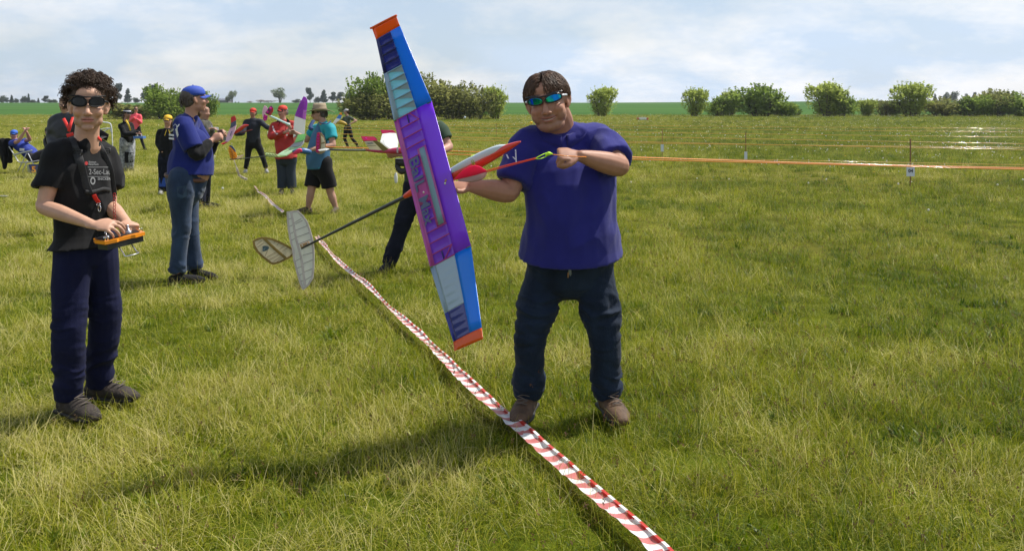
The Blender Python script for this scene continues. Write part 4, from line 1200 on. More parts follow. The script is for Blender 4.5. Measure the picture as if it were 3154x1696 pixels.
hairmesh(teen['root'], th, TM, ts * .99, HAIRB, 'curly', 9)
sunglasses(teen['root'], th, TM, ts * 1.03, mat('lens_dark', (.005, .005, .006), .28, spec=.35), mat('frame_gloss', (.006, .006, .007), .55, spec=.25), hh=.0235)
# printed chest
BTT = bvh_of(teen['top'])
fwT = teen['fw']; lt = -teen['lat']       # towards the viewer's right on the chest
def chest(px, py): 
    o = Vector((0, 0, EYE)); d = (W(px, py, 4.4) - o).normalized(); h = BTT.ray_cast(o, d)
    return h[0] if h[0] is not None else W(px, py, 4.4)
def chest_text(name, txt, px0, px1, py, hpx, m, bold=.0):
    V, Fa = text_mesh(txt, 1.0, 0.0, bold, 'LEFT')
    x0 = min(v.x for v in V); x1 = max(v.x for v in V); y0 = min(v.y for v in V); y1 = max(v.y for v in V)
    P = []
    for v in V:
        px = px0 + (v.x - x0) / (x1 - x0) * (px1 - px0); pyy = py + (.5 - (v.y - y0) / (y1 - y0)) * hpx
        o = Vector((0, 0, EYE)); d = (W(px, pyy, 4.4) - o).normalized(); h = BTT.ray_cast(o, d)
        P.append((h[0] if h[0] is not None else W(px, pyy, 4.4)) - d * .003)
    return mesh_obj(name, P, Fa, m, teen['top'], False)
PR = mat('print_grey', (.20, .205, .205), .8); PRR = mat('print_red', (.35, .02, .02), .8)
chest_text('lettering', '2-Sec-Lau', 274, 341, 529, 17, PR, .004)
chest_text('lettering', 'Simon', 273, 296, 499, 6, PR, .01)
chest_text('lettering', 'Kaiserbeck', 273, 304, 506, 6, PR, .01)
chest_text('lettering', 'SNICKER', 301, 341, 551, 8, PR, .02)
def quad_on_chest(name, pts, m):
    P = []
    for (px, py) in pts:
        o = Vector((0, 0, EYE)); d = (W(px, py, 4.4) - o).normalized(); h = BTT.ray_cast(o, d)
        P.append((h[0] if h[0] is not None else W(px, py, 4.4)) - d * .003)
    return P
for y in (515, 544):
    Vl = []; Fl = []
    for i in range(9):
        px = 270 + 71 * i / 8; Vl += quad_on_chest('', [(px, y - .7), (px, y + .7)], PR)
    for i in range(8): Fl.append((2 * i, 2 * i + 1, 2 * i + 3, 2 * i + 2))
    mesh_obj('printed_line', Vl, Fl, PR, teen['top'], False)
P = quad_on_chest('', [(266 + 5 * math.cos(a), 503 + 6 * math.sin(a)) for a in np.linspace(0, 6.28, 13)[:-1]], PRR); mesh_obj('printed_emblem', P, [tuple(range(12))], PRR, teen['top'], False)
Vl = []; Fl = []
for i in range(17):
    a = 2 * math.pi * i / 16
    Vl += quad_on_chest('', [(286 + 8 * math.cos(a), 557 + 12 * math.sin(a)), (286 + 4.5 * math.cos(a), 557 + 7 * math.sin(a))], PR)
for i in range(16): Fl.append((2 * i, 2 * i + 2, 2 * i + 3, 2 * i + 1))
mesh_obj('printed_emblem', Vl, Fl, PR, teen['top'], False)
# neckband
# harness: two wide straps over the shoulders, buckles, red keepers, hooks
STR = mat('strap_black', (.014, .014, .015), .7, bump=.3, bscale=120); REDW = mat('strap_red', (.62, .02, .012), .6)
CHR = mat('chrome', (.75, .75, .77), .2, metal=1)
def strap(name, pts, w, m, parent, target, lift=.006, th_=.0025, wdir=None):
    """pts: photo points traced on the cloth; back ones given as world points"""
    P = []
    for q in pts:
        if isinstance(q, Vector): P.append(q); continue
        o = Vector((0, 0, EYE)); d = (W(q[0], q[1], 4.4) - o).normalized(); h = target.ray_cast(o, d)
        P.append((h[0] - d * lift) if h[0] is not None else W(q[0], q[1], q[2] if len(q) > 2 else 4.4))
    g = Geo(); c = sum(P, Vector()) / len(P)
    g.tube(P, [(w, th_)] * len(P), side=wdir or Vector((1, .2, 0)), n=8, sub=4, cap0='flat', cap1='flat', power=5)
    return g.build(name, m, parent)
har = empty('transmitter_harness', teen['root'].location, 'black shoulder harness with red keepers worn by the curly-haired youth', 'harness')
nbk = J['neck']
strap('strap', [nbk + Vector((-.07, .10, .02)), W(225, 430, 4.52) + Vector((0, 0, .012)), (226, 448), (236, 470), (246, 500), (256, 540), (266, 575), (276, 600)], .021, STR, har, BTT)
strap('strap', [nbk + Vector((.05, .12, .03)), W(300, 440, 4.62) + Vector((0, 0, .014)), (312, 462), (326, 490), (338, 520), (345, 560), (350, 600)], .017, STR, har, BTT)
strap('back_strap', [nbk + Vector((-.09, .07, .0)), nbk + Vector((-.02, .13, .05)), nbk + Vector((.06, .11, .02))], .02, STR, har, BTT, wdir=Vector((0, 0, 1)))
strap('chest_strap', [(262, 590), (280, 592), (300, 588), (320, 582), (340, 586)], .010, STR, har, BTT, wdir=Vector((0, 0, 1)), lift=.009)
strap('red_keeper', [(206, 418), (216, 415), (226, 412)], .009, REDW, har, BTT, wdir=Vector((0, 0, 1)), lift=.012)
strap('red_keeper', [(300, 422), (306, 427), (312, 433)], .008, REDW, har, BTT, wdir=Vector((0, 0, 1)), lift=.016)
strap('red_tab', [(289, 600), (295, 612), (304, 624)], .011, REDW, har, BTT, lift=.014)
def ringg(g, c, r, a, b, t):
    g.tube([c + a * math.cos(q) * r[0] + b * math.sin(q) * r[1] for q in np.linspace(0, 2 * math.pi, 13)], [t] * 13, n=5, sub=1)
X = Vector((1, 0, 0)); Zv = Vector((0, 0, 1))
for (px, py) in ((240, 470), (327, 464)):
    g = Geo(); c = chest(px, py) + Vector((0, -.014, 0)); 
    for dz in (-.013, 0, .013): g.bar(c + Vector((-.026, 0, dz)), c + Vector((.026, 0, dz)), .0025, .0025)
    for dx_ in (-.026, .026): g.bar(c + Vector((dx_, 0, -.014)), c + Vector((dx_, 0, .014)), .0025, .0025)
    g.build('buckle', mat('buckle_plastic', (.02, .02, .02), .35), har)
g = Geo(); c = chest(306, 628) + Vector((0, -.012, 0)); ringg(g, c, (.010, .006), X, Zv, .002); ringg(g, c + Vector((.006, 0, -.022)), (.007, .016), X, Zv, .0024)
g.build('snap_hook', CHR, har)
g = Geo()
for k in range(9): c = W(352 + (k % 2), 600 + k * 10, 4.46 - .004 * k); ringg(g, c, (.006, .009), X, Zv, .0016)
g.build('chain', mat('chain_red', (.35, .02, .02), .4, metal=.4), har)

# the transmitter he holds
tx = empty('transmitter', W(375, 728, 4.2), 'orange and black radio transmitter held by the curly-haired youth', 'transmitter')
ORG = mat('tx_orange', (.80, .26, .01), .35, coat=.3); TXB = mat('tx_black', (.015, .015, .016), .45)
txM = frame((.75, -.66, .0), (.10, -.26, .96))      # y axis = the front edge away from the body
tc0 = W(370, 736, 4.26)
def TP(x, y, z): return tc0 + txM @ Vector((x, y, z))
g = Geo(); g.prism([TP(x, y, .002) for x, y in ((-.095, -.075), (.095, -.075), (.108, -.03), (.098, .058), (.045, .068), (.03, .058), (-.03, .058), (-.045, .068), (-.098, .058), (-.108, -.03))], txM @ Vector((0, 0, .016)))
bd = g.build('case', ORG, tx, False)
g = Geo(); g.prism([TP(x, y, -.027) for x, y in ((-.080, -.07), (.080, -.07), (.10, -.02), (.088, .055), (-.088, .055), (-.10, -.02))], txM @ Vector((0, 0, .028)))
g.build('case_bottom', TXB, tx, False)
g = Geo(); g.prism([TP(x, y, .019) for x, y in ((-.088, -.068), (.088, -.068), (.096, -.02), (.088, .036), (-.088, .036), (-.096, -.02))], txM @ Vector((0, 0, .002)))
g.build('face_plate', TXB, tx, False)
g = Geo()
for x in (-.055, .055):
    g = Geo(); g.tube([TP(x, -.02, .02), TP(x, -.02, .028), TP(x, -.02, .0285), TP(x, -.022, .052)], [.016, .011, .004, .0045], n=10, sub=1); g.build('control_stick', CHR, tx)
for x in (-.09, -.078, .078, .09):
    g = Geo(); g.tube([TP(x, .046, .018), TP(x, .049, .036)], [.0028, .0028], n=6, sub=1); g.build('switch', CHR, tx)
g = Geo(); 
g.tube([TP(-.03, .05, -.03), TP(-.03, .09, -.058), TP(-.03, .11, -.066), TP(.03, .11, -.066), TP(.03, .09, -.058), TP(.03, .05, -.03)], [.003] * 6, n=6, sub=2)
g.build('handle', CHR, tx)
# ================================================================== the other people, Y metres away
def Jf(Y, head, neck, sR, sL, eR, wR, eL, wL, hR, hL, kR, kL, aR, aL, tR, tL):
    def q(p): return W(p[0], p[1], Y + (p[2] if len(p) > 2 else 0))
    return {k_: q(v) for k_, v in dict(head=head, neck=neck, sR=sR, sL=sL, eR=eR, wR=wR, eL=eL, wL=wL, hR=hR, hL=hL, kR=kR, kL=kL, aR=aR, aL=aL, tR=tR, tL=tL).items()}
REST = dict(curl=(.5, .7, .5), tc=.3)
# --- big-bellied man, back to us, looking right (his right side faces us)
J = Jf(8.2, (600, 308), (586, 358), (562, 385, -.10), (590, 380, .25), (606, 478, -.14), (652, 432, .02), (640, 470, .36), (668, 425, .3),
       (558, 565, -.10), (574, 562, .16), (558, 710, -.10), (585, 705, .14), (545, 838, -.12), (600, 825, .16), (600, 860, -.05), (660, 850, .1))
m2 = person('big-bellied man in blue polo and cap seen from behind, looking right', J, dict(
    voxel=.009, gvoxel=.011, size=1.0, face=(.88, .47, .05), headsize=1.02, neckw=1.2, skin=(.42, .22, .15), body_fwd=(1, .3, 0), belly=.075, girth=1.10, wd=.175, hipb=.03, arm=1.15,
    sleeve=.78, slw=1.15, hem=.13, hemw=1.10, hemb=.190, topname='polo_shirt', top=POLO2, fold=.008, botname='jeans', bottom=DENIM2, trw=(1.05, 1.0, 1.0, 1.05), bfold=.004, botfold=rings([.12, .5, .85], [.02, .012, .01], .08, [.08, .1, .08]),
    shoe=BLACK, leglen=1.0, footz=-.0, handR=dict(d=(.9, .2, .45), b=(.1, -.8, .3), t=(-.3, .2, .9), curl=(.9, 1.0, .6), tc=.6), handL=dict(d=(.8, .1, .5), b=(.1, .8, .3), t=(-.3, -.2, .9), curl=(.9, 1, .6)),
    hair='close', hairm=HAIRG, cap=mat('cap_blue', (.018, .06, .36), .75, var=.1), seed=21))
B2 = bvh_of(m2['top'])
def eyeproj(pts, bv, Y, lift=.006):
    P = []
    for (px, py) in pts:
        o = Vector((0, 0, EYE)); d = (W(px, py, Y) - o).normalized(); h = bv.ray_cast(o, d); P.append((h[0] if h[0] is not None else W(px, py, Y)) - d * lift)
    return P
def flatshape(name, polys, bv, Y, m, parent, lift=.006):
    V = []; Fa = []
    for po in polys:
        b_ = len(V); V += eyeproj(po, bv, Y, lift); Fa.append(tuple(range(b_, b_ + len(po))))
    return mesh_obj(name, V, Fa, m, parent, False)
flatshape('back_print', [[(539, 364), (542, 364), (541, 384), (537, 384)], [(534, 386), (544, 384), (547, 398), (540, 402), (534, 398)], [(534, 396), (538, 398), (526, 408), (521, 406)], [(540, 396), (546, 398), (550, 416), (546, 424), (542, 410)],
                         [(544, 390), (552, 381), (553, 385), (546, 394)], [(520, 412), (536, 414), (536, 420), (520, 418)], [(520, 423), (536, 425), (536, 431), (520, 429)]], B2, 8.2, WH, m2['top'])
flatshape('back_print_red', [[(531, 424), (539, 425), (539, 432), (531, 431)]], B2, 8.2, PRR, m2['top'], .008)
flatshape('sleeve_print', [[(594, 455), (628, 448), (628, 451), (594, 458)]], B2, 8.2, WH, m2['top']); flatshape('sleeve_print', [[(595, 461), (624, 455), (624, 457), (595, 463)]], B2, 8.2, WH, m2['top'])
g = Geo()
for sd in 'R':
    g.tube([J['e' + sd].lerp(J['s' + sd], .30), J['e' + sd], J['w' + sd].lerp(J['e' + sd], .5), J['w' + sd].lerp(J['e' + sd], .12)], [.058, .060, .052, .040], cap1='cuff')
g.skin('undersleeve', BLACK, m2['root'], .010, 4, folds(.010, (12, 12, 12)))
g = Geo(); g.tube([J['eL'].lerp(J['sL'], .3), J['eL'], J['wL'].lerp(J['eL'], .15)], [.056, .056, .040], cap1='cuff'); g.skin('undersleeve', BLACK, m2['root'], .010, 4, folds(.010, (12, 12, 12)))
bl = Geo(); 
for k_ in range(1):
    c_ = (J['hR'] + J['hL']) / 2 + Vector((0, 0, .055)); 
    pts = [c_ + m2['lat'] * math.cos(a) * .188 + m2['fw'] * (math.sin(a) * .186 + .02) + Vector((0, 0, -.022 * math.sin(a) * 1)) for a in np.linspace(0, 2 * math.pi, 25)]
    bl.tube(pts, [(.018, .006)] * 25, side=Vector((0, 0, 1)), n=6, sub=1)
bl.build('belt', mat('belt_brown', (.11, .045, .025), .6), m2['root'])
flatshape('back_pocket', [[(545, 575), (575, 572), (576, 604), (560, 612), (546, 606)]], bvh_of(m2['bottom']), 8.2, mat('denim_pocket', (.018, .040, .070), .85, var=.3), m2['bottom'], .008)
t2 = empty('transmitter', W(672, 424, 8.35), 'small transmitter in the hands of the big-bellied man', 'transmitter')
g = Geo(); g.box(W(672, 428, 8.4), (.05, .08, .018)); g.build('case', TXB, t2, False); g = Geo(); g.tube([W(668, 424, 8.4), W(668, 412, 8.4)], [.006, .005], n=6); g.build('control_stick', CHR, t2)

# --- yellow-capped youth in black
J = Jf(16.8, (517, 373), (515, 398), (494, 408), (536, 408), (488, 440), (500, 468, -.1), (540, 440), (530, 468, -.1), (503, 488), (525, 488), (500, 540), (522, 540), (497, 592), (520, 592), (492, 600, -.3), (522, 600, -.3))
m3 = person('youth in yellow cap and black jacket half hidden by the big-bellied man', J, dict(voxel=.016, size=.92, face=(.1, -1, 0), skin=(.42, .23, .16), body_fwd=(0, -1, 0), wd=.15, arm=1.0, sleeve=1, hem=.0, topname='jacket', top=BLACK,
    bottom=DARKN, shoe=mat('shoe_grey', (.25, .25, .26), .7), glasses=True, hair='long', hairm=HAIRB, cap=mat('cap_yellow', (.72, .42, .02), .75), seed=31, footz=.02))
flatshape('knee_panel', [[(490, 548), (510, 548), (510, 575), (490, 575)]], bvh_of(m3['bottom']), 16.8, mat('cloth_blue', (.02, .07, .32), .8), m3['bottom'], .01)
flatshape('drawcord', [[(512, 400), (514, 400), (508, 418), (506, 418)], [(519, 400), (521, 400), (526, 418), (524, 418)]], bvh_of(m3['top']), 16.8, mat('cord_yellow', (.6, .4, .02), .7), m3['top'], .01)

# --- person behind the bellied man, camouflage jacket
J = Jf(14.5, (628, 348), (630, 372), (622, 384, -.15), (640, 384, .18), (628, 415, -.15), (645, 397, -.1), (650, 412, .2), (650, 395, .1), (622, 470, -.1), (636, 470, .1), (622, 540), (636, 540), (622, 625, -.1), (634, 625, .1), (650, 640, -.1), (660, 640, .1))
m4 = person('person in dark camouflage jacket hidden behind the big-bellied man', J, dict(voxel=.016, face=(.9, -.3, 0), skin=(.35, .19, .13), body_fwd=(1, 0, 0), wd=.17, sleeve=1, topname='jacket', top=mat('camo_dark', (.02, .025, .018), .9, var=.9, vscale=14, c2=(.09, .08, .06)),
    bottom=DARKN, shoe=BLACK, hair='close', hairm=HAIRM, seed=41, handR=dict(d=(.9, 0, .1), b=(0, 0, 1), t=(0, .9, 0)), handL=dict(d=(.9, 0, .1), b=(0, 0, 1), t=(0, -.9, 0))))
t4 = empty('transmitter', W(652, 398, 14.5), 'small grey transmitter in the camouflaged person\'s hands', 'transmitter')
g = Geo(); g.box(W(655, 397, 14.5), (.07, .09, .025)); g.build('case', mat('tx_grey', (.3, .3, .32), .4), t4, False); g = Geo(); g.tube([W(652, 396, 14.45), W(652, 388, 14.45)], [.008, .006], n=6); g.build('control_stick', CHR, t4)

# --- woman with black hat, camouflage trousers and blue transmitter
J = Jf(23.6, (392, 352), (386, 375), (372, 388, -.12), (402, 385, .14), (384, 414, -.18), (424, 412, -.2), (410, 408, .2), (430, 408, .05), (382, 438, -.05), (402, 438, .1), (380, 480), (404, 480), (378, 522, -.05), (402, 521, .05), (400, 526, -.3), (418, 526, -.2))
m5 = person('woman in black top and grey camouflage trousers with white-banded black hat', J, dict(voxel=.02, size=1.0, face=(.85, -.5, 0), skin=(.30, .16, .11), body_fwd=(.8, -.5, 0), wd=.175, sleeve=1, arm=1.05, hem=-.02, topname='jumper', top=BLACK, belly=.02,
    bottom=mat('camo_grey', (.06, .065, .07), .9, var=1.0, vscale=16, c2=(.42, .43, .44)), trw=(1.1, 1.15, 1.3, 1.25), shoe=BLACK, hair='long', hairm=HAIRB, glasses=True, seed=51, handR=dict(d=(.9, .1, 0), b=(0, -.1, 1), t=(0, .9, .3), curl=(.8, .8, .5))))
def hat(o, m, band, s_, crown_h=.12, brim=.145, dip=0.0, name='hat', bandh=.03):
    g = Geo(); c, M = o['hc'], o['M']; s = o['hs'] * s_
    V = []; Fa = []; n = 28
    prof = [(.084, .050, 0), (brim * .8, .045, .3), (brim, .050, 1), (brim, .056, 1), (brim * .8, .051, .3), (.090, .058, 0), (.086, .058 + crown_h * .6, 0), (.076, .058 + crown_h, 0), (.04, .052 + crown_h, 0), (.004, .040 + crown_h, 0)]
    for r_, z, k in prof:
        for i in range(n):
            a = 2 * math.pi * i / n; x = r_ * math.cos(a) * .95; y = r_ * 1.12 * math.sin(a)
            zz_ = z + k * (.028 * abs(math.cos(a)) ** 2 - dip * abs(math.sin(a)) ** 1.5); pinch = 1 - (.35 * max(0, math.sin(a)) if z > .05 + crown_h * .8 else 0)
            V.append(c + M @ (Vector((x * pinch, y - .012, zz_)) * s))
    for j in range(len(prof) - 1):
        for i in range(n): Fa.append((j * n + i, j * n + (i + 1) % n, (j + 1) * n + (i + 1) % n, (j + 1) * n + i))
    Fa.append(tuple(range(n))[::-1]); Fa.append(tuple(range((len(prof) - 1) * n, len(prof) * n)))
    g.add(V, Fa); ob = g.build(name, m, o['root'])
    g = Geo(); g.tube([c + M @ (Vector((.092 * .95 * math.cos(a), .092 * 1.12 * math.sin(a) - .012, .058 + bandh * .6)) * s) for a in np.linspace(0, 6.2832, 21)], [(.003, bandh * .55 * s)] * 21, side=M @ Vector((1, 0, 0)), n=6, sub=1)
    # upright band
    V = []; Fa = []
    for i in range(25):
        a = 2 * math.pi * i / 24
        for zq in (.060, .060 + bandh): V.append(c + M @ (Vector((.0935 * .95 * math.cos(a), .0935 * 1.12 * math.sin(a) - .012, zq)) * s))
    for i in range(24): Fa.append((2 * i, 2 * i + 2, 2 * i + 3, 2 * i + 1))
    b_ = mesh_obj('hat_band', V, Fa, band, ob); q_ = b_.modifiers.new('t', 'SOLIDIFY'); q_.thickness = .004; q_.offset = 1
    return ob
hat(m5, BLACK, mat('band_white', (.65, .65, .68), .8), 1.0, .075, .135, bandh=.035)
g = Geo(); g.tube([W(388, 370, 23.4), W(396, 385, 23.3), W(402, 402, 23.35)], [(.022, .006)] * 3, n=6, side=X); g.build('lanyard', mat('cord_yellow', (.6, .4, .02), .7), m5['root'])
flatshape('knee_patch', [[(384, 468), (397, 468), (396, 502), (384, 502)], [(401, 470), (411, 470), (409, 500), (400, 500)]], bvh_of(m5['bottom']), 23.6, BLACK, m5['bottom'], .015)
t5 = empty('transmitter', W(432, 420, 23.4), 'blue transmitter held by the woman with the banded hat', 'transmitter')
g = Geo(); g.box(W(430, 423, 23.45), (.13, .10, .03)); g.build('case', mat('tx_blue', (.06, .16, .45), .4), t5, False); g = Geo()
for x in (424, 436): g = Geo(); g.tube([W(x, 420, 23.4), W(x, 414, 23.4)], [.010, .008], n=6); g.build('control_stick', CHR, t5)

# --- woman in pink jacket
J = Jf(36.7, (419, 338), (418, 350), (406, 358), (431, 357), (402, 372), (414, 362, -.3), (434, 378), (420, 366, -.35), (410, 398), (427, 398), (412, 428), (436, 430), (413, 460), (446, 460), (408, 464, -.3), (452, 463, -.2))
m6 = person('woman in coral pink jacket and black leggings standing behind the camouflage trousers', J, dict(voxel=.024, face=(.5, -.85, 0), skin=(.42, .22, .15), body_fwd=(.3, -1, 0), wd=.165, sleeve=1, topname='jacket', top=mat('coral_pink', (.80, .10, .13), .8), bottom=BLACK, legw=.85,
    shoe=BLACK, hair='close', hairm=HAIRB, glasses=True, seed=61))

# --- man in dark jacket with red straps, behind the youth
J = Jf(11.5, (202, 322), (205, 352), (170, 372), (232, 366), (160, 430), (185, 470, -.25), (240, 430), (215, 470, -.3), (185, 505), (222, 505), (186, 600), (222, 600), (188, 705), (222, 705), (188, 715, -.25), (224, 715, -.25))
m7 = person('man in dark jacket with red neck straps standing right behind the curly-haired youth', J, dict(voxel=.014, face=(.2, -1, 0), skin=(.42, .25, .17), body_fwd=(.2, -1, 0), wd=.20, sleeve=1, arm=1.15, topname='jacket', top=mat('nylon_black', (.014, .015, .018), .5, var=.3, vscale=12), fold=.012, foldsc=(12, 12, 9), bottom=DARKN, shoe=BLACK,
    hair='close', hairm=HAIRG, seed=71))
g = Geo(); g.tube([W(196, 366, 11.3), W(208, 388, 11.22), W(214, 398, 11.2)], [(.020, .006)] * 3, side=X, n=6); g.tube([W(224, 362, 11.3), W(217, 385, 11.2), W(212, 404, 11.2)], [(.020, .006)] * 3, side=X, n=6)
g.build('neck_strap', REDW, m7['root'])

# --- launcher in black with red cap
J = Jf(22.9, (779, 348), (779, 366), (758, 376), (801, 374), (748, 410, -.25), (722, 414, -.3), (822, 392, -.1), (846, 399, -.2), (768, 438), (793, 438), (763, 485), (808, 482), (757, 520), (820, 518), (750, 526, -.3), (828, 525, -.3))
m8 = person('launcher in red cap and all black clothes with legs wide apart', J, dict(voxel=.018, face=(-.05, -1, 0), skin=(.30, .16, .11), body_fwd=(0, -1, 0), wd=.19, sleeve=1, arm=.95, topname='jumper', top=mat('charcoal_blue', (.012, .016, .026), .85), bottom=BLACK, legw=.92, shoe=mat('shoe_grey', (.25, .25, .26), .7),
    cap=REDC, hair='close', hairm=HAIRB, seed=81, handR=dict(d=(-1, -.1, 0), b=(0, .5, .8), t=(0, -.8, .4), curl=(1, 1, .6)), glasses=None))

# --- man in red jacket and red cap
J = Jf(17.0, (870, 345), (872, 372), (845, 388, -.02), (902, 384, .08), (836, 420, -.12), (878, 408, -.32), (912, 420, .0), (894, 392, -.3), (865, 482), (897, 482), (868, 530), (896, 530), (868, 580), (900, 580), (862, 590, -.3), (902, 590, -.3))
m9 = person('man in red jacket, red cap and sunglasses in the middle of the group', J, dict(voxel=.014, face=(-.35, -.93, 0), skin=(.42, .22, .16), body_fwd=(-.1, -1, 0), wd=.21, belly=.05, sleeve=1, arm=1.15, hem=-.05, hemw=1.0, hemb=.17, topname='jacket', top=mat('jacket_red', (.36, .018, .014), .7, var=.25, vscale=6), fold=.014, foldsc=(8, 8, 6),
    bottom=mat('denim_dark', (.018, .028, .042), .85), trw=(1, 1, 1.2, 1.3), shoe=BLACK, cap=REDC, hair='close', hairm=mat('hair_grey', (.25, .23, .21), .6), glasses=True, seed=91,
    handR=dict(d=(.8, -.1, .4), b=(0, -.8, .4), t=(0, .3, .8), curl=(1, 1, .6)), handL=dict(d=(-.4, -.2, .9), b=(.3, -.8, 0), t=(-.6, 0, .3), curl=(1.1, 1, .6))))
flatshape('sleeve_print', [[(838, 388), (842, 388), (843, 394), (839, 394)], [(840, 396), (845, 396), (846, 403), (841, 403)], [(844, 404), (849, 404), (851, 410), (846, 411)], [(850, 411), (855, 410), (857, 413), (852, 415)]], bvh_of(m9['top']), 17, WH, m9['top'], .01)
flatshape('collar_lining', [[(856, 366), (864, 372), (858, 388), (851, 376)], [(882, 362), (893, 374), (899, 398), (884, 384)]], bvh_of(m9['top']), 17, BLACK, m9['top'], .01)
flatshape('jacket_badge', [[(884 + 3 * math.cos(a), 416 + 3 * math.sin(a)) for a in np.linspace(0, 6.28, 9)[:-1]]], bvh_of(m9['top']), 17, WH, m9['top'], .01)

# --- man in hat, turquoise shirt, blue vest and shorts
J = Jf(13.85, (982, 352), (996, 376), (972, 400, .28), (1016, 396, -.12), (945, 432, .30), (912, 410, .3), (1026, 448, -.22), (952, 462, -.42), (972, 512, .1), (1000, 512, -.05), (958, 590, .0), (1018, 592, .0), (948, 645, .02), (1036, 645, .02), (915, 655, -.15), (1018, 660, -.3))
m10 = person('man in wide beige hat, blue vest, turquoise sleeves and black shorts', J, dict(voxel=.012, size=.99, face=(-.97, -.22, -.02), headsize=1.05, neckw=1.2, skin=(.40, .22, .155), body_fwd=(-.9, -.5, 0), wd=.19, belly=.05, sleeve=.62, arm=1.15, slw=1.15, hem=-.04, hemw=1.0, hemb=.17, topname='t_shirt', top=mat('turquoise', (.010, .30, .36), .8, var=.1), fold=.008,
    botname='shorts', bottom=BLACK, leglen=.82, legw=1.16, leg=1.15, shoe=mat('sandal_brown', (.06, .04, .03), .8), hair='close', hairm=HAIRG, glasses=True, seed=101,
    handL=dict(d=(-.97, -.15, -.35), b=(0, -.9, .3), t=(0, .2, .9), curl=(.9, 1.0, .6)), handR=dict(d=(-.9, -.2, .2), b=(0, .9, .3), t=(0, -.2, .9), curl=(.9, 1, .6))))
hat(m10, mat('hat_beige', (.33, .26, .17), .85, var=.15), mat('band_tan', (.16, .11, .07), .8), 1.05, .105, .19, .030)
# vest: a shell over the torso, open at the armholes
g = Geo(); lat_, fw_, mid_h, mid_s = m10['lat'], m10['fw'], (J['hR'] + J['hL']) / 2, (J['sR'] + J['sL']) / 2
pts = [mid_h.lerp(mid_s, t) + fw_ * b_ for t, b_ in ((-.08, .03), (.15, .045), (.4, .045), (.7, .02), (.92, 0), (1.06, 0))]
g.tube(pts, [(.190, .165), (.192, .18), (.196, .18), (.200, .155), (.175, .13), (.11, .10)], side=lat_, n=24, sub=3, cap0='cuff')
g.skin('vest', mat('vest_blue', (.030, .115, .22), .7, var=.15, vscale=6), m10['root'], .014, 4, folds(.010, (6, 6, 4)))
g = Geo(); g.tube([W(965, 372, 13.5), W(955, 392, 13.4), W(962, 398, 13.4)], [(.03, .012)] * 3, n=6); g.tube([W(985, 378, 13.55), W(1005, 382, 13.55), W(1018, 374, 13.65)], [(.018, .01)] * 3, n=6); g.build('neckerchief', mat('scarf_navy', (.02, .05, .15), .8), m10['root'])

# --- runner in grey cap
J = Jf(38.0, (1066, 345), (1070, 357), (1062, 364, .2), (1078, 363, -.15), (1050, 378, .25), (1045, 384, .1), (1098, 372, -.2), (1074, 385, -.35), (1066, 398, .08), (1076, 398, -.05), (1062, 428, .0), (1084, 426, -.05), (1072, 452, .0), (1102, 448, .05), (1066, 459, 0), (1112, 452, 0))
m11 = person('runner in grey cap, olive shirt and black trousers beside the far hedge', J, dict(voxel=.024, face=(-.95, -.3, 0), skin=(.42, .24, .17), body_fwd=(-.9, -.3, 0), wd=.16, sleeve=.6, topname='t_shirt', top=mat('olive_grey', (.07, .085, .06), .85), bottom=BLACK, shoe=BLACK, legw=.95,
    cap=mat('cap_grey', (.38, .38, .38), .8), hair='close', hairm=HAIRB, seed=111))

# --- person hidden by the big wing, holding the red and cream glider
J = Jf(8.8, (1292, 332), (1294, 372), (1248, 402), (1352, 398), (1262, 462, -.2), (1228, 476, -.4), (1384, 452, -.05), (1330, 480, -.3), (1270, 592), (1325, 592), (1235, 705, .0), (1345, 705, .0), (1197, 815, .0), (1362, 805, .05), (1178, 838, -.2), (1385, 828, -.2))
m12 = person('person in dark green t-shirt and navy trousers mostly hidden by the big wing', J, dict(voxel=.011, face=(-.3, -.95, 0), skin=(.44, .24, .17), body_fwd=(0, -1, 0), wd=.19, arm=1.0, sleeve=.62, slw=1.15, topname='t_shirt', top=mat('bottle_green', (.018, .045, .022), .85), bottom=DARKN, trw=(.95, .95, 1.05, 1.05), bfold=.005, botfold=rings([.2, .5], [.015, .01], .06, [.1, .1]),
    shoe=BLACK, hair='close', hairm=HAIRM, seed=121, handR=dict(d=(-.8, -.3, -.1), b=(-.1, -.6, -.7), t=(0, -.8, .5), curl=(.9, .9, .6), s=1.1)))
t12 = empty('transmitter', W(1240, 500, 8.3), 'black transmitter hanging at the waist behind the big wing', 'transmitter')
g = Geo(); g.box(W(1252, 500, 8.35), (.10, .06, .035)); g.tube([W(1222, 512, 8.3), W(1236, 528, 8.3), W(1262, 520, 8.3)], [.02, .03, .02]); g.build('case', TXB, t12)
g = Geo(); g.tube([W(1220, 489, 8.3), W(1265, 489, 8.3)], [.004, .004], n=6); g.tube([W(1220, 506, 8.3), W(1265, 506, 8.3)], [.004, .004], n=6); g.build('handle', CHR, t12)
tg = empty('lanyard_toy', W(1220, 545, 8.2), 'small white trinket dangling on a string below the black transmitter', 'trinket')
g = Geo(); g.tube([W(1219, 518, 8.2), W(1220, 536, 8.2)], [.0025, .0025], n=5); g.build('string', TXB, tg)
g = Geo(); g.tube([W(1220, 535, 8.2), W(1219, 545, 8.2), W(1220, 560, 8.2)], [.010, .017, .013]); g.build('charm', mat('off_white', (.6, .6, .56), .6), tg)

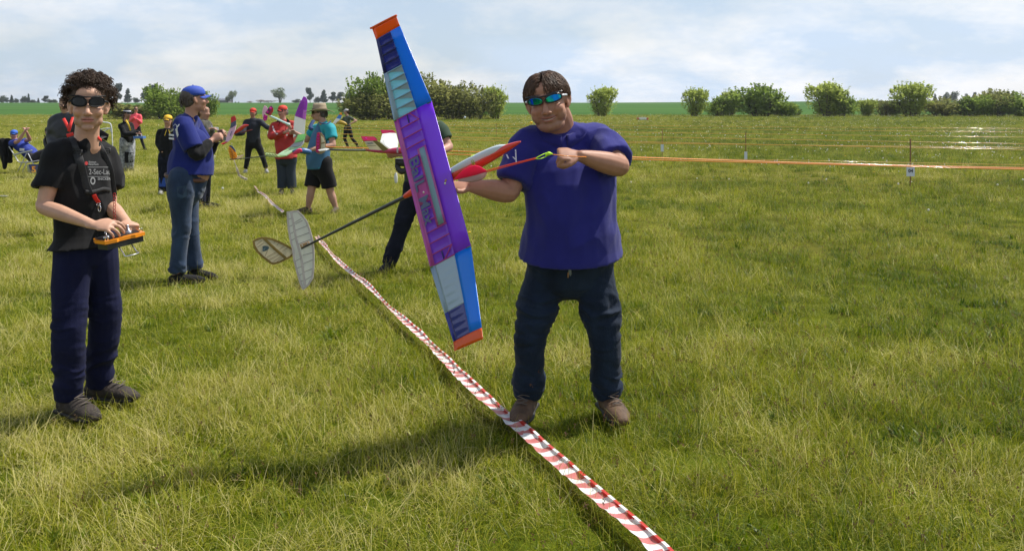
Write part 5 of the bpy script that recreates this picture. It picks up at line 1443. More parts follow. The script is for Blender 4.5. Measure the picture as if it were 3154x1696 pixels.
# --- seated man with raised arms, his chair, his jacket, the number board
YC = 23.0
J = Jf(YC, (43, 416), (46, 432), (36, 442, -.2), (62, 440, .18), (56, 436, -.55), (76, 405, -.5), (92, 430, .0), (82, 406, -.25), (98, 484, -.1), (104, 484, .12), (142, 468, -.1), (148, 470, .12), (160, 512, -.1), (166, 512, .12), (180, 520, -.1), (186, 520, .1))
m13 = person('man in blue t-shirt and blue cap leaning back in a camp chair with raised arms', J, dict(voxel=.016, face=(.35, -.93, 0), headsize=1.05, skin=(.40, .20, .15), body_fwd=(.9, -.3, .6), wd=.19, belly=.05, sleeve=.62, arm=1.1, topname='t_shirt', top=mat('tee_blue', (.012, .035, .27), .8), fold=.014, foldsc=(10, 10, 10), bottom=mat('charcoal', (.022, .020, .026), .9), shoe=BLACK,
    cap=mat('cap_bright_blue', (.03, .12, .52), .75), hair='close', hairm=HAIRG, glasses=True, seed=131, handR=dict(d=(.5, 0, .8), b=(-.5, -.5, .3), t=(.5, -.5, 0), s=1.1), handL=dict(d=(-.3, -.1, .9), b=(.8, 0, .3), t=(-.5, -.5, 0), s=1.1), base=W(95, 530, YC)))
flatshape('name_badge', [[(60, 457), (75, 457), (75, 465), (60, 465)]], bvh_of(m13['top']), YC, mat('badge_white', (.7, .7, .68), .6), m13['top'], .012)
ALU = mat('aluminium', (.45, .46, .47), .4, metal=.7); SEATF = mat('seat_fabric', (.10, .012, .016), .9, var=.6, vscale=9, c2=(.40, .36, .34))
ch = empty('camp_chair', W(80, 532, YC), 'reclining aluminium camp chair with red and white seat', 'chair')
for dy in (-.27, .27):
    g = Geo(); g.tube([W(28, 452, YC + dy), W(46, 480, YC + dy), W(64, 501, YC + dy), W(126, 494, YC + dy)], [.014] * 4, n=8, sub=3); g.build('side_rail', ALU, ch)
    for a, b_ in (((82, 472), (54, 530)), ((86, 472), (106, 512)), ((84, 496), (68, 531))):
        g = Geo(); g.tube([W(a[0], a[1], YC + dy), W(b_[0], b_[1], YC + dy)], [.013] * 2, n=8, sub=2); g.build('leg', ALU, ch)
    g = Geo(); g.tube([W(42, 477, YC + dy), W(70, 470, YC + dy), W(98, 464, YC + dy)], [(.012, .022)] * 3, n=8, sub=2); g.build('armrest', ALU, ch)
g = Geo(); g.tube([W(53, 530, YC - .27), W(53, 530, YC + .27)], [.012] * 2, n=8, sub=1); g.build('cross_bar', ALU, ch)
g = Geo()
def strapq(a, b_, t=.01): g.prism([W(a[0], a[1], YC - .25), W(b_[0], b_[1], YC - .25), W(b_[0], b_[1], YC + .25), W(a[0], a[1], YC + .25)], (0, 0, t))
strapq((30, 454), (47, 480)); strapq((47, 480), (64, 500)); g.build('backrest', SEATF, ch, False); g = Geo(); strapq((65, 500), (96, 498)); strapq((96, 498), (127, 492)); g.build('seat', SEATF, ch, False)
g = Geo()
g.tube([W(22, 432, YC), W(18, 460, YC), W(20, 495, YC)], [(.22, .05), (.17, .06), (.13, .05)], side=Vector((.5, 1, 0)), sub=3); g.tube([W(8, 436, YC - .1), W(8, 470, YC - .12), W(15, 500, YC - .1), W(14, 517, YC - .1)], [.06, .07, .07, .04], sub=3)
g.tube([W(30, 436, YC), W(30, 470, YC), W(31, 497, YC)], [.07, .07, .06]); jk = g.skin('black_jacket', BLACK, None, .02, 3, folds(.02, (8, 8, 5)))
tag(jk, 'black jacket hung over the back of the camp chair', 'jacket')
nb_ = empty('number_board', W(103, 535, YC - .6), 'navy board with an orange 5 standing in front of the camp chair', 'sign')
YS = YC - .6
g = Geo(); pA, pB, pC, pD = W(88, 506, YS), W(118, 506, YS), W(120, 533, YS - .1), W(90, 535, YS - .1); g.prism([pA, pB, pC, pD], (0, .02, 0)); g.build('board', mat('board_navy', (.012, .022, .085), .6), nb_, False)
V, Fa = text_mesh('5', .24, 0, .008); cc_ = W(104.5, 523, YS - .055); nrm = (pB - pA).cross(pD - pA).normalized(); upv = (pA - pD).normalized()
mesh_obj('lettering', [cc_ + X * v.x + upv * v.y + Vector((0, -.008, 0)) for v in V], Fa, mat('orange_print', (.75, .28, .01), .6), nb_, False)
g = Geo(); g.prism([W(82, 509, YS + .1), W(88, 507, YS + .1), W(92, 533, YS + .25), W(86, 533, YS + .25)], (0, .01, 0)); g.build('rear_panel', mat('board_pale', (.55, .6, .6), .6), nb_, False)

# --- second seated person and chair behind the youth's shoulder
YD = 21.5
J = Jf(YD, (150, 407), (152, 422), (142, 432, -.1), (168, 432, .2), (148, 460, -.2), (165, 470, -.3), (175, 460), (180, 470), (165, 482), (178, 482), (200, 480), (210, 480), (205, 520), (215, 520), (220, 525), (230, 525))
m14 = person('seated person in dark cap peeking out left of the youth\'s shoulder', J, dict(voxel=.02, face=(.4, -.9, 0), skin=(.36, .19, .14), body_fwd=(.8, -.3, .3), wd=.18, sleeve=1, topname='jacket', top=mat('slate', (.03, .032, .04), .8), bottom=DARKN, shoe=BLACK, cap=BLACK, hair='close', hairm=HAIRB, glasses=True, seed=141, base=W(175, 535, YD)))
c2 = empty('folding_chair', W(165, 540, YD), 'dark folding chair under the seated person in the dark cap', 'chair')
g = Geo(); g.prism([W(135, 416, YD - .25), W(143, 448, YD - .25), W(160, 480, YD - .25), W(160, 480, YD + .25), W(143, 448, YD + .25), W(135, 416, YD + .25)], (.03, 0, 0)); g.build('backrest', BLACK, c2, False)
g = Geo(); g.prism([W(160, 482, YD - .25), W(205, 480, YD - .25), W(205, 480, YD + .25), W(160, 482, YD + .25)], (0, 0, .02)); g.build('seat', BLACK, c2, False)
for a, dy in ((165, -.25), (200, -.25), (165, .25), (200, .25)):
    g = Geo(); g.tube([W(a, 482, YD + dy), W(a, 544, YD + dy)], [.014] * 2, n=8, sub=1); g.build('leg', ALU, c2)
# --- white garden chair frame behind the youth's neck
YE = 24.5; c3 = empty('garden_chair', W(320, 520, YE), 'white tubular garden chair standing empty behind the youth\'s neck', 'chair')
WHM = mat('white_enamel', (.62, .64, .64), .4)
for dy in (-.22, .22):
    g = Geo(); g.tube([W(312, 368, YE + dy), W(318, 376, YE + dy), (W(338, 380, YE + dy)), W(343, 392, YE + dy), W(345, 410, YE + dy)], [.018] * 5, n=8, sub=3); g.build('armrest', WHM, c3)
    g = Geo(); g.tube([W(312, 368, YE + dy), W(302, 400, YE + dy), W(292, 440, YE + dy)], [.016] * 3, n=8, sub=2); g.build('back_frame', WHM, c3)
    g = Geo(); g.tube([W(343, 394, YE + dy), W(322, 404, YE + dy), W(300, 440, YE + dy), W(288, 500, YE + dy)], [.016] * 4, n=8, sub=2); g.build('leg', WHM, c3)
    g = Geo(); g.tube([W(302, 402, YE + dy), W(330, 395, YE + dy), W(345, 412, YE + dy), W(348, 520, YE + dy)], [.014] * 4, n=8, sub=2); g.build('leg', WHM, c3)
g = Geo(); 
for p_ in ((312, 368), (302, 402), (345, 410)): g.tube([W(p_[0], p_[1], YE - .22), W(p_[0], p_[1], YE + .22)], [.014] * 2, n=8, sub=1)
g.build('cross_bar', WHM, c3)
# ================================================================== the big glider
def film(name, col, rough=.25, trans=.3, coat=.25, var=.0): return mat(name, col, rough, trans=trans, coat=coat, var=var, vscale=14)
F_OR = film('film_orange', (.80, .13, .015)); F_BL = film('film_blue', (.006, .25, .90), trans=.3); F_VI = film('film_violet', (.27, .050, .85), trans=.3)
F_NV = film('film_navy', (.018, .030, .30), trans=.25); F_GR = film('film_grey', (.33, .45, .56), trans=.25); F_CY = film('film_cyan', (.30, .62, .74), trans=.4); F_MG = film('film_magenta', (.46, .07, .34), trans=.12, var=.15)
F_VB = film('film_violet_bay', (.26, .065, .70), trans=.35); F_RB = mat('rib_magenta', (.40, .035, .22), .4); F_RN = mat('rib_navy', (.012, .016, .13), .4); F_RG = mat('rib_grey', (.20, .28, .36), .4)
F_ST = mat('strip_grey', (.17, .28, .36), .35, coat=.2)
gl = empty('big_glider', W(1330, 560, 4.0), 'long model glider with orange, blue and violet wing held up by the smiling man', 'model glider')
# wing stations: leading edge, trailing edge (photo points + distance)
ST = [((1220, 48), (1145, 86), 4.14), ((1232, 80), (1158, 122), 4.145), ((1330, 312), (1213, 373), 4.22), ((1451, 758), (1325, 825), 4.15), ((1484, 1009), (1396, 1052), 4.02), ((1488, 1043), (1399, 1081), 4.00)]
LE = [W(*a, y) for a, b, y in ST]; TE = [W(*b, y + .07) for a, b, y in ST]
SPAN = [0]; 
for a, b in zip(LE[:-1], LE[1:]): SPAN.append(SPAN[-1] + (b - a).length)
def st(t):
    """t measured in station numbers"""
    i = min(int(t), len(ST) - 2); f = t - i
    return LE[i].lerp(LE[i + 1], f), TE[i].lerp(TE[i + 1], f)
def wp(t, u, off=0.0):
    a, b = st(t); ch_ = b - a; c = ch_.length
    i = min(int(t), len(ST) - 2); sp = (LE[i + 1] - LE[i]).normalized()
    n = ch_.cross(sp).normalized()
    if n.y > 0: n = -n
    z = c * (.30 * (math.sqrt(max(u, 0)) * .55 - .30 * u - .25 * u * u) )
    return a + ch_ * u + n * (z * 1.0 + off)
def wlow(t, u):
    a, b = st(t); ch_ = b - a; i = min(int(t), len(ST) - 2); sp = (LE[i + 1] - LE[i]).normalized(); n = ch_.cross(sp).normalized()
    if n.y > 0: n = -n
    return a + ch_ * u - n * ch_.length * .022 * math.sin(math.pi * min(1, u * 1.0)) ** .5
def patch(name, t0, t1, u0, u1, m, parent=gl, nt=10, nu=8, sag=0.0, ribs=None, off=0.0, edge=True, ease=False):
    V = []; Fa = []
    for i in range(nt + 1):
        t = t0 + (t1 - t0) * i / nt
        for j in range(nu + 1):
            q = j / nu; q = q * q if u0 == 0 else q; u = u0 + (u1 - u0) * q
            s_ = 0
            if sag and ribs:
                k = (t - t0) / (t1 - t0) * ribs; s_ = -sag * abs(math.sin(math.pi * k)) * math.sin(math.pi * (u - u0) / (u1 - u0)) ** .5
            V.append(wp(t, u, off + s_))
    n1 = nu + 1
    for i in range(nt):
        for j in range(nu): a = i * n1 + j; Fa.append((a, a + 1, a + n1 + 1, a + n1))
    b_ = len(V)
    for i in range(nt + 1):
        t = t0 + (t1 - t0) * i / nt
        for j in range(nu + 1):
            q = j / nu; q = q * q if u0 == 0 else q; u = u0 + (u1 - u0) * q
            V.append(wlow(t, u) if not off else wp(t, u, off - .002))
    for i in range(nt):
        for j in range(nu): a = b_ + i * n1 + j; Fa.append((a, a + n1, a + n1 + 1, a + 1))
    for i in range(nt):
        a = i * n1; Fa.append((a, a + n1, a + n1 + b_, a + b_)); a = i * n1 + nu; Fa.append((a, a + b_, a + b_ + n1, a + n1))
    for j in range(nu):
        a = j; Fa.append((a, a + b_, a + b_ + 1, a + 1)); a = nt * n1 + j; Fa.append((a, a + 1, a + 1 + b_, a + b_))
    return mesh_obj(name, V, Fa, m, parent)
def rib(t, u0, u1, m, w=.0022, t2=None, name='rib', off=.0012):
    g = Geo(); t2 = t if t2 is None else t2
    g.tube([wp(t + (t2 - t) * q, u0 + (u1 - u0) * q, off) for q in np.linspace(0, 1, 7)], [w] * 7, n=6, sub=1); return g.build(name, m, gl)
MID = .37
tipg = patch('wing_tip', 0, 1, 0, 1, F_OR, nt=4, nu=14); 
g = Geo(); g.tube([wp(.02, u, .0) for u in np.linspace(0, 1, 9)] + [wp(0, 1, 0) + (TE[0] - LE[0]).normalized() * .006], [(.005, .006)] * 10, n=6, sub=1); g.build('tip_plate', F_OR, tipg)
patch('wing_tip', 4, 5, 0, 1, F_OR, nt=4, nu=14)
patch('leading_edge_sheet', 1, 2, 0, MID, F_BL, nt=8); patch('leading_edge_sheet', 2, 3, 0, MID, F_VI, nt=8); patch('leading_edge_sheet', 3, 4, 0, MID, F_BL, nt=8)
# upper tip: navy bays then pale bays
tn = 1.42
patch('trailing_edge', 1, tn, .87, 1, F_RN, nt=3, nu=2); patch('trailing_edge', tn, 2, .85, 1, F_GR, nt=4, nu=2)
patch('film_panel', 1, tn, MID, .87, F_NV, sag=.005, ribs=4, nt=24); patch('film_panel', tn, 2, MID, .85, F_CY, sag=.006, ribs=5, nt=30)
for k in range(1, 4): rib(1 + (tn - 1) * k / 4, MID, .87, F_RN, .0035)
for k in range(0, 5):
    t = tn + (2 - tn) * k / 5 + (.012 if k == 0 else 0); rib(t, MID, .86, F_RG, .0035)
    a0, a1 = wp(t, MID, .0015), wp(t, .62, .0015); a2 = wp(t + .055, .40, .0008)
    g = Geo(); g.prism([a0, wp(t, .80, .0012), wp(t + .065, .44, .0008), wp(t + .085, MID, .0010)], (0, -.0006, 0)); g.build('film_panel', F_GR, gl, False)  # grey wedge beside each rib: the rib's shadow on the film, laid on as colour
# centre
patch('trailing_edge', 2, 3, .87, 1, F_MG, nt=6, nu=2); patch('film_panel', 2, 3, MID, .87, F_VB, sag=.004, ribs=14, nt=84)
ts_ = (.255, .775)
for k in range(15):
    t = 2 + (k / 14 if 0 < k < 14 else (.004 if k == 0 else .996))
    mid_ = ts_[0] - .01 < t - 2 < ts_[1] + .01
    if .44 < t - 2 < .60: continue
    rib(t, .60 if mid_ else MID, .87, F_RB, .0030)
for a, b, c, d in ((.008, .55, .068, .38), (.992, .60, .932, .38)): 
    g = Geo(); g.tube([wp(2 + a, b, .001), wp(2 + c, d, .001)], [.003] * 2, n=6, sub=1); g.build('brace', F_RB, gl)
for a in (.012, .988):
    g = Geo(); g.tube([wp(2 + a, .63, .001), wp(2 + (.06 if a < .5 else .94), .63, .001)], [.003] * 2, n=6, sub=1); g.build('brace', F_RN, gl)
patch('centre_web', 2.44, 2.60, MID, .87, F_MG, nt=4, nu=6, off=.002)
patch('strip_border', 2 + ts_[0] - .006, 2 + ts_[1] + .006, MID, .60, F_MG, nt=8, nu=4, off=.0025)
patch('joiner_strip', 2 + ts_[0], 2 + ts_[1], .415, .545, F_ST, nt=8, nu=3, off=.0045)
# lower tip
t5_ = 3.625
patch('trailing_edge', 3, t5_, .88, 1, F_GR, nt=3, nu=2); patch('trailing_edge', t5_, 4, .88, 1, F_NV, nt=3, nu=2)
patch('film_panel', 3, t5_, MID, .88, film('film_grey_gloss', (.32, .43, .53), .12, .12, .6), sag=.0015, ribs=6, nt=36, nu=12); patch('film_panel', t5_, 4, MID, .88, film('film_navy_gloss', (.02, .03, .22), .12, .1, .6), sag=.0015, ribs=4, nt=24, nu=12)
# joint tapes and screws
GRN = mat('joint_green', (.12, .20, .04), .5)
for t in (2.0, 3.0):
    for u0, u1 in ((.01, .10), (.93, .995)): patch('joint_tape', t - .006, t + .006, u0, u1, GRN, nt=2, nu=2, off=.0015)
STL = mat('screw', (.6, .6, .55), .3, metal=.8)
for t, u in ((2.545, .17), (2.53, .70)):
    g = Geo(); c = wp(t, u, .002); g.ellipsoid(c, (.005, .003, .006)); g.build('screw', STL, gl)
# lettering on the bays
def wing_text(txt, t0, t1, uc, hu, m):
    V, Fa = text_mesh(txt, 1, 0, .02, 'LEFT'); x0 = min(v.x for v in V); x1 = max(v.x for v in V); y0 = min(v.y for v in V); y1 = max(v.y for v in V)
    P = [wp(t0 + (v.x - x0) / (x1 - x0) * (t1 - t0), uc + (.5 - (v.y - y0) / (y1 - y0)) * hu, .0075) for v in V]
    nV = len(P); o = mesh_obj('lettering', P, Fa, m, gl, False); q = o.modifiers.new('t', 'SOLIDIFY'); q.thickness = .0012; return o
LT = mat('letter_grey', (.10, .12, .24), .5)
wing_text('BaIL', 2.29, 2.51, .735, .25, LT); wing_text('Max', 2.555, 2.74, .735, .25, LT)
# pod, canopy, boom
RD = mat('pod_red', (.60, .028, .012), .3, coat=.5); CN = mat('canopy_grey', (.50, .57, .60), .35, coat=.3)
pA = W(1386, 534, 4.22); pB = W(1602, 437, 4.08); ax = (pB - pA).normalized(); L_ = (pB - pA).length
vv = Vector((.35, -.25, .9)); vv = (vv - ax * vv.dot(ax)).normalized()    # up on the pod as the photo shows it
uu = ax.cross(vv).normalized()
g = Geo(); g.tube([pA - vv * .020 - ax * .02, pA + ax * L_ * .15 - vv * .016, pA + ax * L_ * .45 - vv * .010, pA + ax * L_ * .75 - vv * .002, pA + ax * L_ * .92, pA + ax * L_],
                  [(.020, .014), (.026, .024), (.028, .026), (.024, .020), (.014, .011), (.005, .004)], side=uu, n=20, sub=4, power=3)
g.build('fuselage_pod', RD, gl)
g = Geo(); g.tube([pA + vv * .006 - ax * .012, pA + ax * L_ * .2 + vv * .010, pA + ax * L_ * .5 + vv * .014, pA + ax * L_ * .70 + vv * .013, pA + ax * L_ * .82 + vv * .008], [(.020, .012), (.027, .019), (.029, .020), (.025, .018), (.013, .008)], side=uu, n=20, sub=4, power=3)
g.build('canopy', CN, gl)
BND = mat('rubber_band', (.30, .45, .02), .6)
for d_ in (.0, .009):
    g = Geo(); c = pA + ax * (L_ * .36 + d_); ringg(g, c + vv * .002, (.030, .034), uu, vv, .0024); g.build('rubber_band', BND, gl)
CARB = mat('carbon', (.022, .026, .026), .35, coat=.3)
bA = W(1275, 592, 4.32); bB = W(930, 764, 4.60)
g = Geo(); g.tube([bA + (pA - bA) * .3 , bA, bA.lerp(bB, .5), bB], [.0125, .0105, .0085, .0055], n=12, sub=2); g.build('tail_boom', CARB, gl)
g = Geo(); g.tube([pA - vv * .02, W(1300, 572, 4.29), W(1262, 596, 4.32), W(1248, 604, 4.33)], [.022, .017, .015, .011], n=12, sub=3); g.build('boom_socket', mat('socket_red', (.65, .06, .02), .35), gl)
# framed tail surfaces
def P_on(pts, Yf): return [W(x, y, Yf(x, y)) for x, y in pts]
def surface(name, pts, Yf, m_rim, m_film, w_in, ribs, spar, m_rib, thick=.005, parent=gl):
    P = P_on(pts, Yf); c = sum(P, Vector()) / len(P); n = Vector((0, 0, 0))
    for a, b in zip(P, P[1:] + P[:1]): n += (a - c).cross(b - c)
    n.normalize(); n = -n if n.y > 0 else n
    ins = []
    for i, p in enumerate(P):
        d = (c - p); k = min(.45, w_in / max(d.length, 1e-4)); 
        a, b = P[i - 1], P[(i + 1) % len(P)]; tan = (b - a).normalized(); inn = n.cross(tan).normalized(); inn = inn if inn.dot(d) > 0 else -inn
        ins.append(p + inn * w_in)
    g = Geo(); N_ = len(P); V = [p + n * thick / 2 for p in P] + [p + n * thick / 2 for p in ins] + [p - n * thick / 2 for p in P] + [p - n * thick / 2 for p in ins]; Fa = []
    for i in range(N_):
        j = (i + 1) % N_; Fa += [(i, j, N_ + j, N_ + i), (2 * N_ + j, 2 * N_ + i, 3 * N_ + i, 3 * N_ + j), (j, i, 2 * N_ + i, 2 * N_ + j), (N_ + i, N_ + j, 3 * N_ + j, 3 * N_ + i)]
    g.add(V, Fa); r = g.build(name, m_rim, parent, False)
    g = Geo(); g.prism([p + n * .0008 for p in ins], -n * .0016); g.build('film', m_film, r, False)
    for a, b, w in ribs:
        g = Geo(); g.bar(W(*a, Yf(*a)) + n * .0, W(*b, Yf(*b)), w, thick * .42, side=n.cross(W(*b, 4) - W(*a, 4))); g.build('rib', m_rib, r, False)
    for a, b, w in spar:
        g = Geo(); g.bar(W(*a, Yf(*a)), W(*b, Yf(*b)), w, thick * .46, side=n.cross(W(*b, 4) - W(*a, 4))); g.build('spar', m_rim, r, False)
    return r
BALSA = mat('balsa', (.46, .41, .35), .6, var=.15, vscale=30); OLV = mat('rim_olive', (.17, .115, .018), .5, var=.2, vscale=20); CREAM = mat('film_cream', (.72, .66, .48), .35, trans=.5); FROST = mat('film_frost', (.80, .80, .72), .3, trans=.6, coat=.3); RBT = mat('rib_tan', (.20, .13, .06), .6); RBG = mat('rib_taupe', (.22, .19, .16), .6)
Ys = lambda x, y: 4.60 - .0004 * (y - 770)
stab = surface('tailplane', [(883, 652), (900, 649), (918, 648), (933, 662), (946, 680), (956, 705), (964, 735), (968, 765), (969, 795), (968, 825), (965, 856), (952, 878), (935, 893), (930, 889), (922, 870), (912, 835), (903, 800), (900, 770), (893, 745), (887, 710), (884, 680)], Ys, BALSA, FROST, .010,
    [((904, 688), (928, 673), .0012), ((910, 690), (932, 679), .0012), ((909, 710), (947, 695), .0013), ((912, 731), (954, 716), .0013), ((917, 752), (959, 737), .0013), ((932, 786), (966, 777), .0013), ((934, 812), (967, 798), .0013), ((938, 837), (966, 826), .0013), ((941, 862), (960, 850), .0013),
     ((885, 677), (897, 673), .0012), ((887, 700), (903, 692), .0012), ((890, 722), (909, 712), .0012), ((893, 743), (912, 732), .0012), ((905, 806), (926, 796), .0012), ((910, 828), (930, 820), .0012), ((916, 850), (934, 842), .0012), ((922, 868), (938, 862), .0012)],
    [((897, 652), (912, 735), .006), ((912, 735), (929, 800), .006), ((929, 800), (940, 880), .006)], RBG)
g = Geo(); g.bar(W(926, 758, 4.596), W(952, 748, 4.59), .009, .004, side=Vector((0, 0, 1))); g.build('mount_plate', mat('plywood', (.36, .22, .10), .6), stab, False)
for x, y in ((931, 756), (948, 749)):
    g = Geo(); g.ellipsoid(W(x, y, 4.588), (.004, .002, .004)); g.build('screw', STL, stab)
Yv = lambda x, y: 4.62 - .0011 * (905 - x)
fin = surface('fin', [(778, 741), (790, 734), (805, 729), (822, 730), (838, 733), (858, 741), (881, 752), (898, 762), (912, 774), (904, 784), (895, 793), (878, 802), (861, 810), (850, 813), (840, 815), (832, 812), (826, 807), (808, 794), (790, 776), (780, 758)], Yv, OLV, CREAM, .011,
    [((790, 753), (806, 741), .001), ((793, 761), (812, 748), .001), ((816, 789), (824, 771), .001), ((821, 792), (850, 776), .001), ((828, 800), (858, 784), .001), ((838, 808), (864, 790), .001), ((848, 810), (868, 792), .001),
     ((843, 748), (848, 742), .001), ((852, 756), (860, 746), .001), ((861, 767), (877, 756), .001), ((870, 772), (888, 762), .001)],
    [((812, 733), (845, 765), .0075), ((845, 765), (880, 795), .0075)], RBT)
g = Geo(); ce = W(814, 765, Yv(814, 765)) + Vector((0, -.004, 0)); g.prism([ce + Vector((.024 * math.cos(a), .006 * math.cos(a), .0145 * math.sin(a) + .003 * math.cos(a))) for a in np.linspace(0, 6.2832, 17)[:-1]], (0, -.001, 0)); em = g.build('emblem', mat('emblem_teal', (.06, .10, .11), .5), fin, False)
g = Geo(); c_ = ce + Vector((0, -.003, 0)); g.prism([c_ + Vector((-.010, 0, -.006)), c_ + Vector((-.002, 0, -.001)), c_ + Vector((.012, .002, .007)), c_ + Vector((.004, 0, -.002)), c_ + Vector((.002, 0, -.008))], (0, -.0008, 0)); g.build('emblem_mark', mat('emblem_pale', (.16, .24, .26), .5), em, False)
# streamer and tow line in the man's hands
pn = empty('tow_pennant', W(1450, 545, 3.98), 'bright pink and white folded parachute pennant under the glider pod', 'pennant')
g = Geo()
a, b, c, d = W(1402, 552, 4.13), W(1478, 513, 4.10), W(1500, 528, 4.02), W(1440, 548, 4.04)
g.tube([a, W(1430, 536, 4.11), W(1465, 524, 4.07), c], [(.002, .004), (.006, .018), (.008, .024), (.002, .003)], side=Vector((0, 1, 0)), n=12, sub=3); g.build('cloth', mat('pennant_pink', (.85, .015, .10), .7, trans=.4), pn)
g = Geo(); g.tube([W(1412, 555, 4.13), W(1445, 548, 4.11), W(1480, 540, 4.06), c], [(.002, .005), (.006, .020), (.008, .022), (.002, .003)], side=Vector((0, 1, 0)), n=12, sub=3); g.build('cloth_lining', mat('pennant_white', (.62, .42, .44), .7, trans=.4), pn)
tl = empty('tow_line', W(1600, 500, 3.95), 'red elastic tow line with green ring pulled tight in his left hand', 'tow line')
RL = mat('line_red', (.80, .06, .012), .5); GL_ = mat('line_green', (.45, .75, .01), .5)
gr_ = W(1703, 476, 4.05)
for dz in (0, .006):
    g = Geo(); g.tube([W(1498, 530, 4.02) + Zv * dz, W(1560, 513, 4.02) + Zv * dz, W(1650, 489, 4.0) + Zv * (dz * .6)], [.0024] * 3, n=6, sub=3); g.build('elastic', RL, tl)
g = Geo(); 
for dz in (-.007, .007): g.tube([W(1648, 489, 4.0), W(1665, 484, 4.01) + Zv * dz, W(1684, 476, 4.03) + Zv * dz, W(1690, 474, 4.03)], [.0024] * 4, n=6, sub=3)
g.tube([W(1682, 478, 4.02), W(1690, 473, 4.02), W(1700, 474, 4.03)], [.005, .009, .004], n=8, sub=3)
g.build('green_ring', GL_, tl)
CORD = mat('cord_orange', (.85, .26, .02), .14, spec=.8, coat=.8); CORDY = mat('cord_amber', (.58, .30, .02), .14, spec=.8, coat=.8)
def cord(label, pts, r, m):
    g = Geo(); g.tube(pts, [r] * len(pts), n=8, sub=6); o = g.build('launch_cord', m, None); tag(o, label, 'cord', 'launch cords stretched over the meadow'); return o
cord('orange launch cord running right from the smiling man\'s fist', [gr_, W(1790, 483, 4.12), W(1960, 485, 4.5), W(2500, 502, 6.2), W(3154, 519, 8.2), W(4200, 545, 11)], .0022, CORD)
cord('thick orange launch cord passing behind the smiling man, upper of the near pair', [W(1000, 452, 12.6), W(1370, 465, 12.3), W(1950, 484, 12.0), W(2600, 505, 12.1), W(3154, 517, 12.4), W(4200, 535, 13)], .0075, CORD)
cord('thick orange launch cord passing behind the smiling man, lower of the near pair', [W(1370, 475, 11.6), W(1950, 491, 11.2), W(2600, 508, 11.2), W(3154, 522, 11.3), W(4200, 545, 12)], .0065, CORD)
cord('thin amber cord just above the near orange pair', [W(1050, 438, 15), W(1900, 482, 14.5), W(2500, 495, 14.5), W(3154, 508, 15), W(4000, 520, 15)], .0045, CORDY)
for k_, (l, r_, Yc) in enumerate([((1050, 413), (3154, 461), 22), ((1050, 425), (3154, 455), 24), ((1050, 399), (3154, 443), 27), ((1050, 391), (3154, 423), 31), ((1120, 383), (3154, 407), 36), ((1150, 376), (3154, 396), 42)]):
    cord(['amber cord fourth from the bottom of the bundle on the meadow', 'amber cord lying close above the fourth one', 'amber cord through the middle of the bundle', 'faint cord third from the far side', 'faint cord second from the far side', 'faint cord farthest out towards the shrubs'][k_],
         [W(l[0], l[1], Yc), W((l[0] + r_[0]) / 2, (l[1] + r_[1]) / 2 + 3, Yc), W(r_[0], r_[1], Yc), W(r_[0] + 600, r_[1] + 9, Yc)], .0075, CORDY)

# ================================================================== stakes
STK = mat('stake_wood', (.20, .085, .045), .8); CARD = mat('card_white', (.62, .66, .72), .7)
def stake(label, px, top, base, c0=None, c1=None, txt=None, w=.012, col=None, cw=.055):
    Y = GY(base); b_ = W(px, base, Y); e = empty('marker_stake', b_, label, 'stake', 'numbered stakes in the meadow' if c0 else None)
    g = Geo(); g.tube([b_ - Zv * .05, W(px, top, Y)], [w, w], n=8, sub=1); g.build('stick', STK if not col else col, e)
    if c0:
        g = Geo(); cy = (c0 + c1) / 2; h = (c1 - c0) / 2 * Y / F; c = W(px - .5, cy, Y) - Vector((0, w + .004, 0)); g.box(c, (cw, .003, h)); cd = g.build('card', CARD, e, False)
        if txt:
            V, Fa = text_mesh(txt, .10, 0, .004); mesh_obj('lettering', [c + Vector((v.x, -.006, v.y)) for v in V], Fa, mat('print_dark', (.05, .04, .05), .8), cd, False)
    return e
stake('stake with white card 04 near the right edge', 2804, 429, 578, 510, 543, '04', .014, None, .085)
stake('stake with narrow white card between the 04 stake and the man', 2297, 408, 505, 467, 493, None, .013, None, .045)
stake('stake with small white card just right of the man\'s shoulder', 2040, 398, 488, 445, 467, None, .012, None, .05)
stake('thin stake with pale blue ball on top, right of the wing', 1432, 363, 402, None, None, None, .012, STK)
g = Geo(); g.ellipsoid(W(1432, 362, GY(402)), (.09, .09, .11)); o_ = [o for o in bpy.data.objects if o.name.startswith('marker_stake')][-1]
g.build('pale_flag', mat('flag_pale', (.5, .56, .64), .7), o_)
stake('thin short stake with dark tip, farther right of the wing', 1529, 380, 420, None, None, None, .012, STK)
stake('thin stake with yellow tip left of the smiling man\'s jaw', 1636, 376, 425, None, None, None, .012, STK)
g = Geo(); g.ellipsoid(W(1636, 378, GY(425)), (.10, .05, .07)); o_ = [o for o in bpy.data.objects if o.name.startswith('marker_stake')][-1]; g.build('yellow_tip', YEL, o_)
bm = empty('field_marker', W(1979, 360, 120), 'low white and red marker board lying at the far edge of the meadow', 'marker')
bm.location.z = float(tz(bm.location.x, 120)); bx = bm.location.x
g = Geo(); g.box((bx, 120, bm.location.z + .18), (.5, .3, .16)); g.build('white_board', mat('marker_white', (.75, .75, .75), .6), bm, False)
for s_ in (-1, 1):
    g = Geo(); g.box((bx + s_ * .64, 120, bm.location.z + .15), (.135, .3, .14)); g.build('red_end', mat('marker_red', (.55, .10, .07), .6), bm, False)
pg = empty('tent_peg', W(12, 606, GY(606)), 'grey metal peg lying in the grass at the left edge', 'peg')
g = Geo(); g.tube([W(-4, 604, 16.3), W(24, 604, 16.35)], [.018, .014], n=8, sub=2); g.build('rod', ALU, pg)

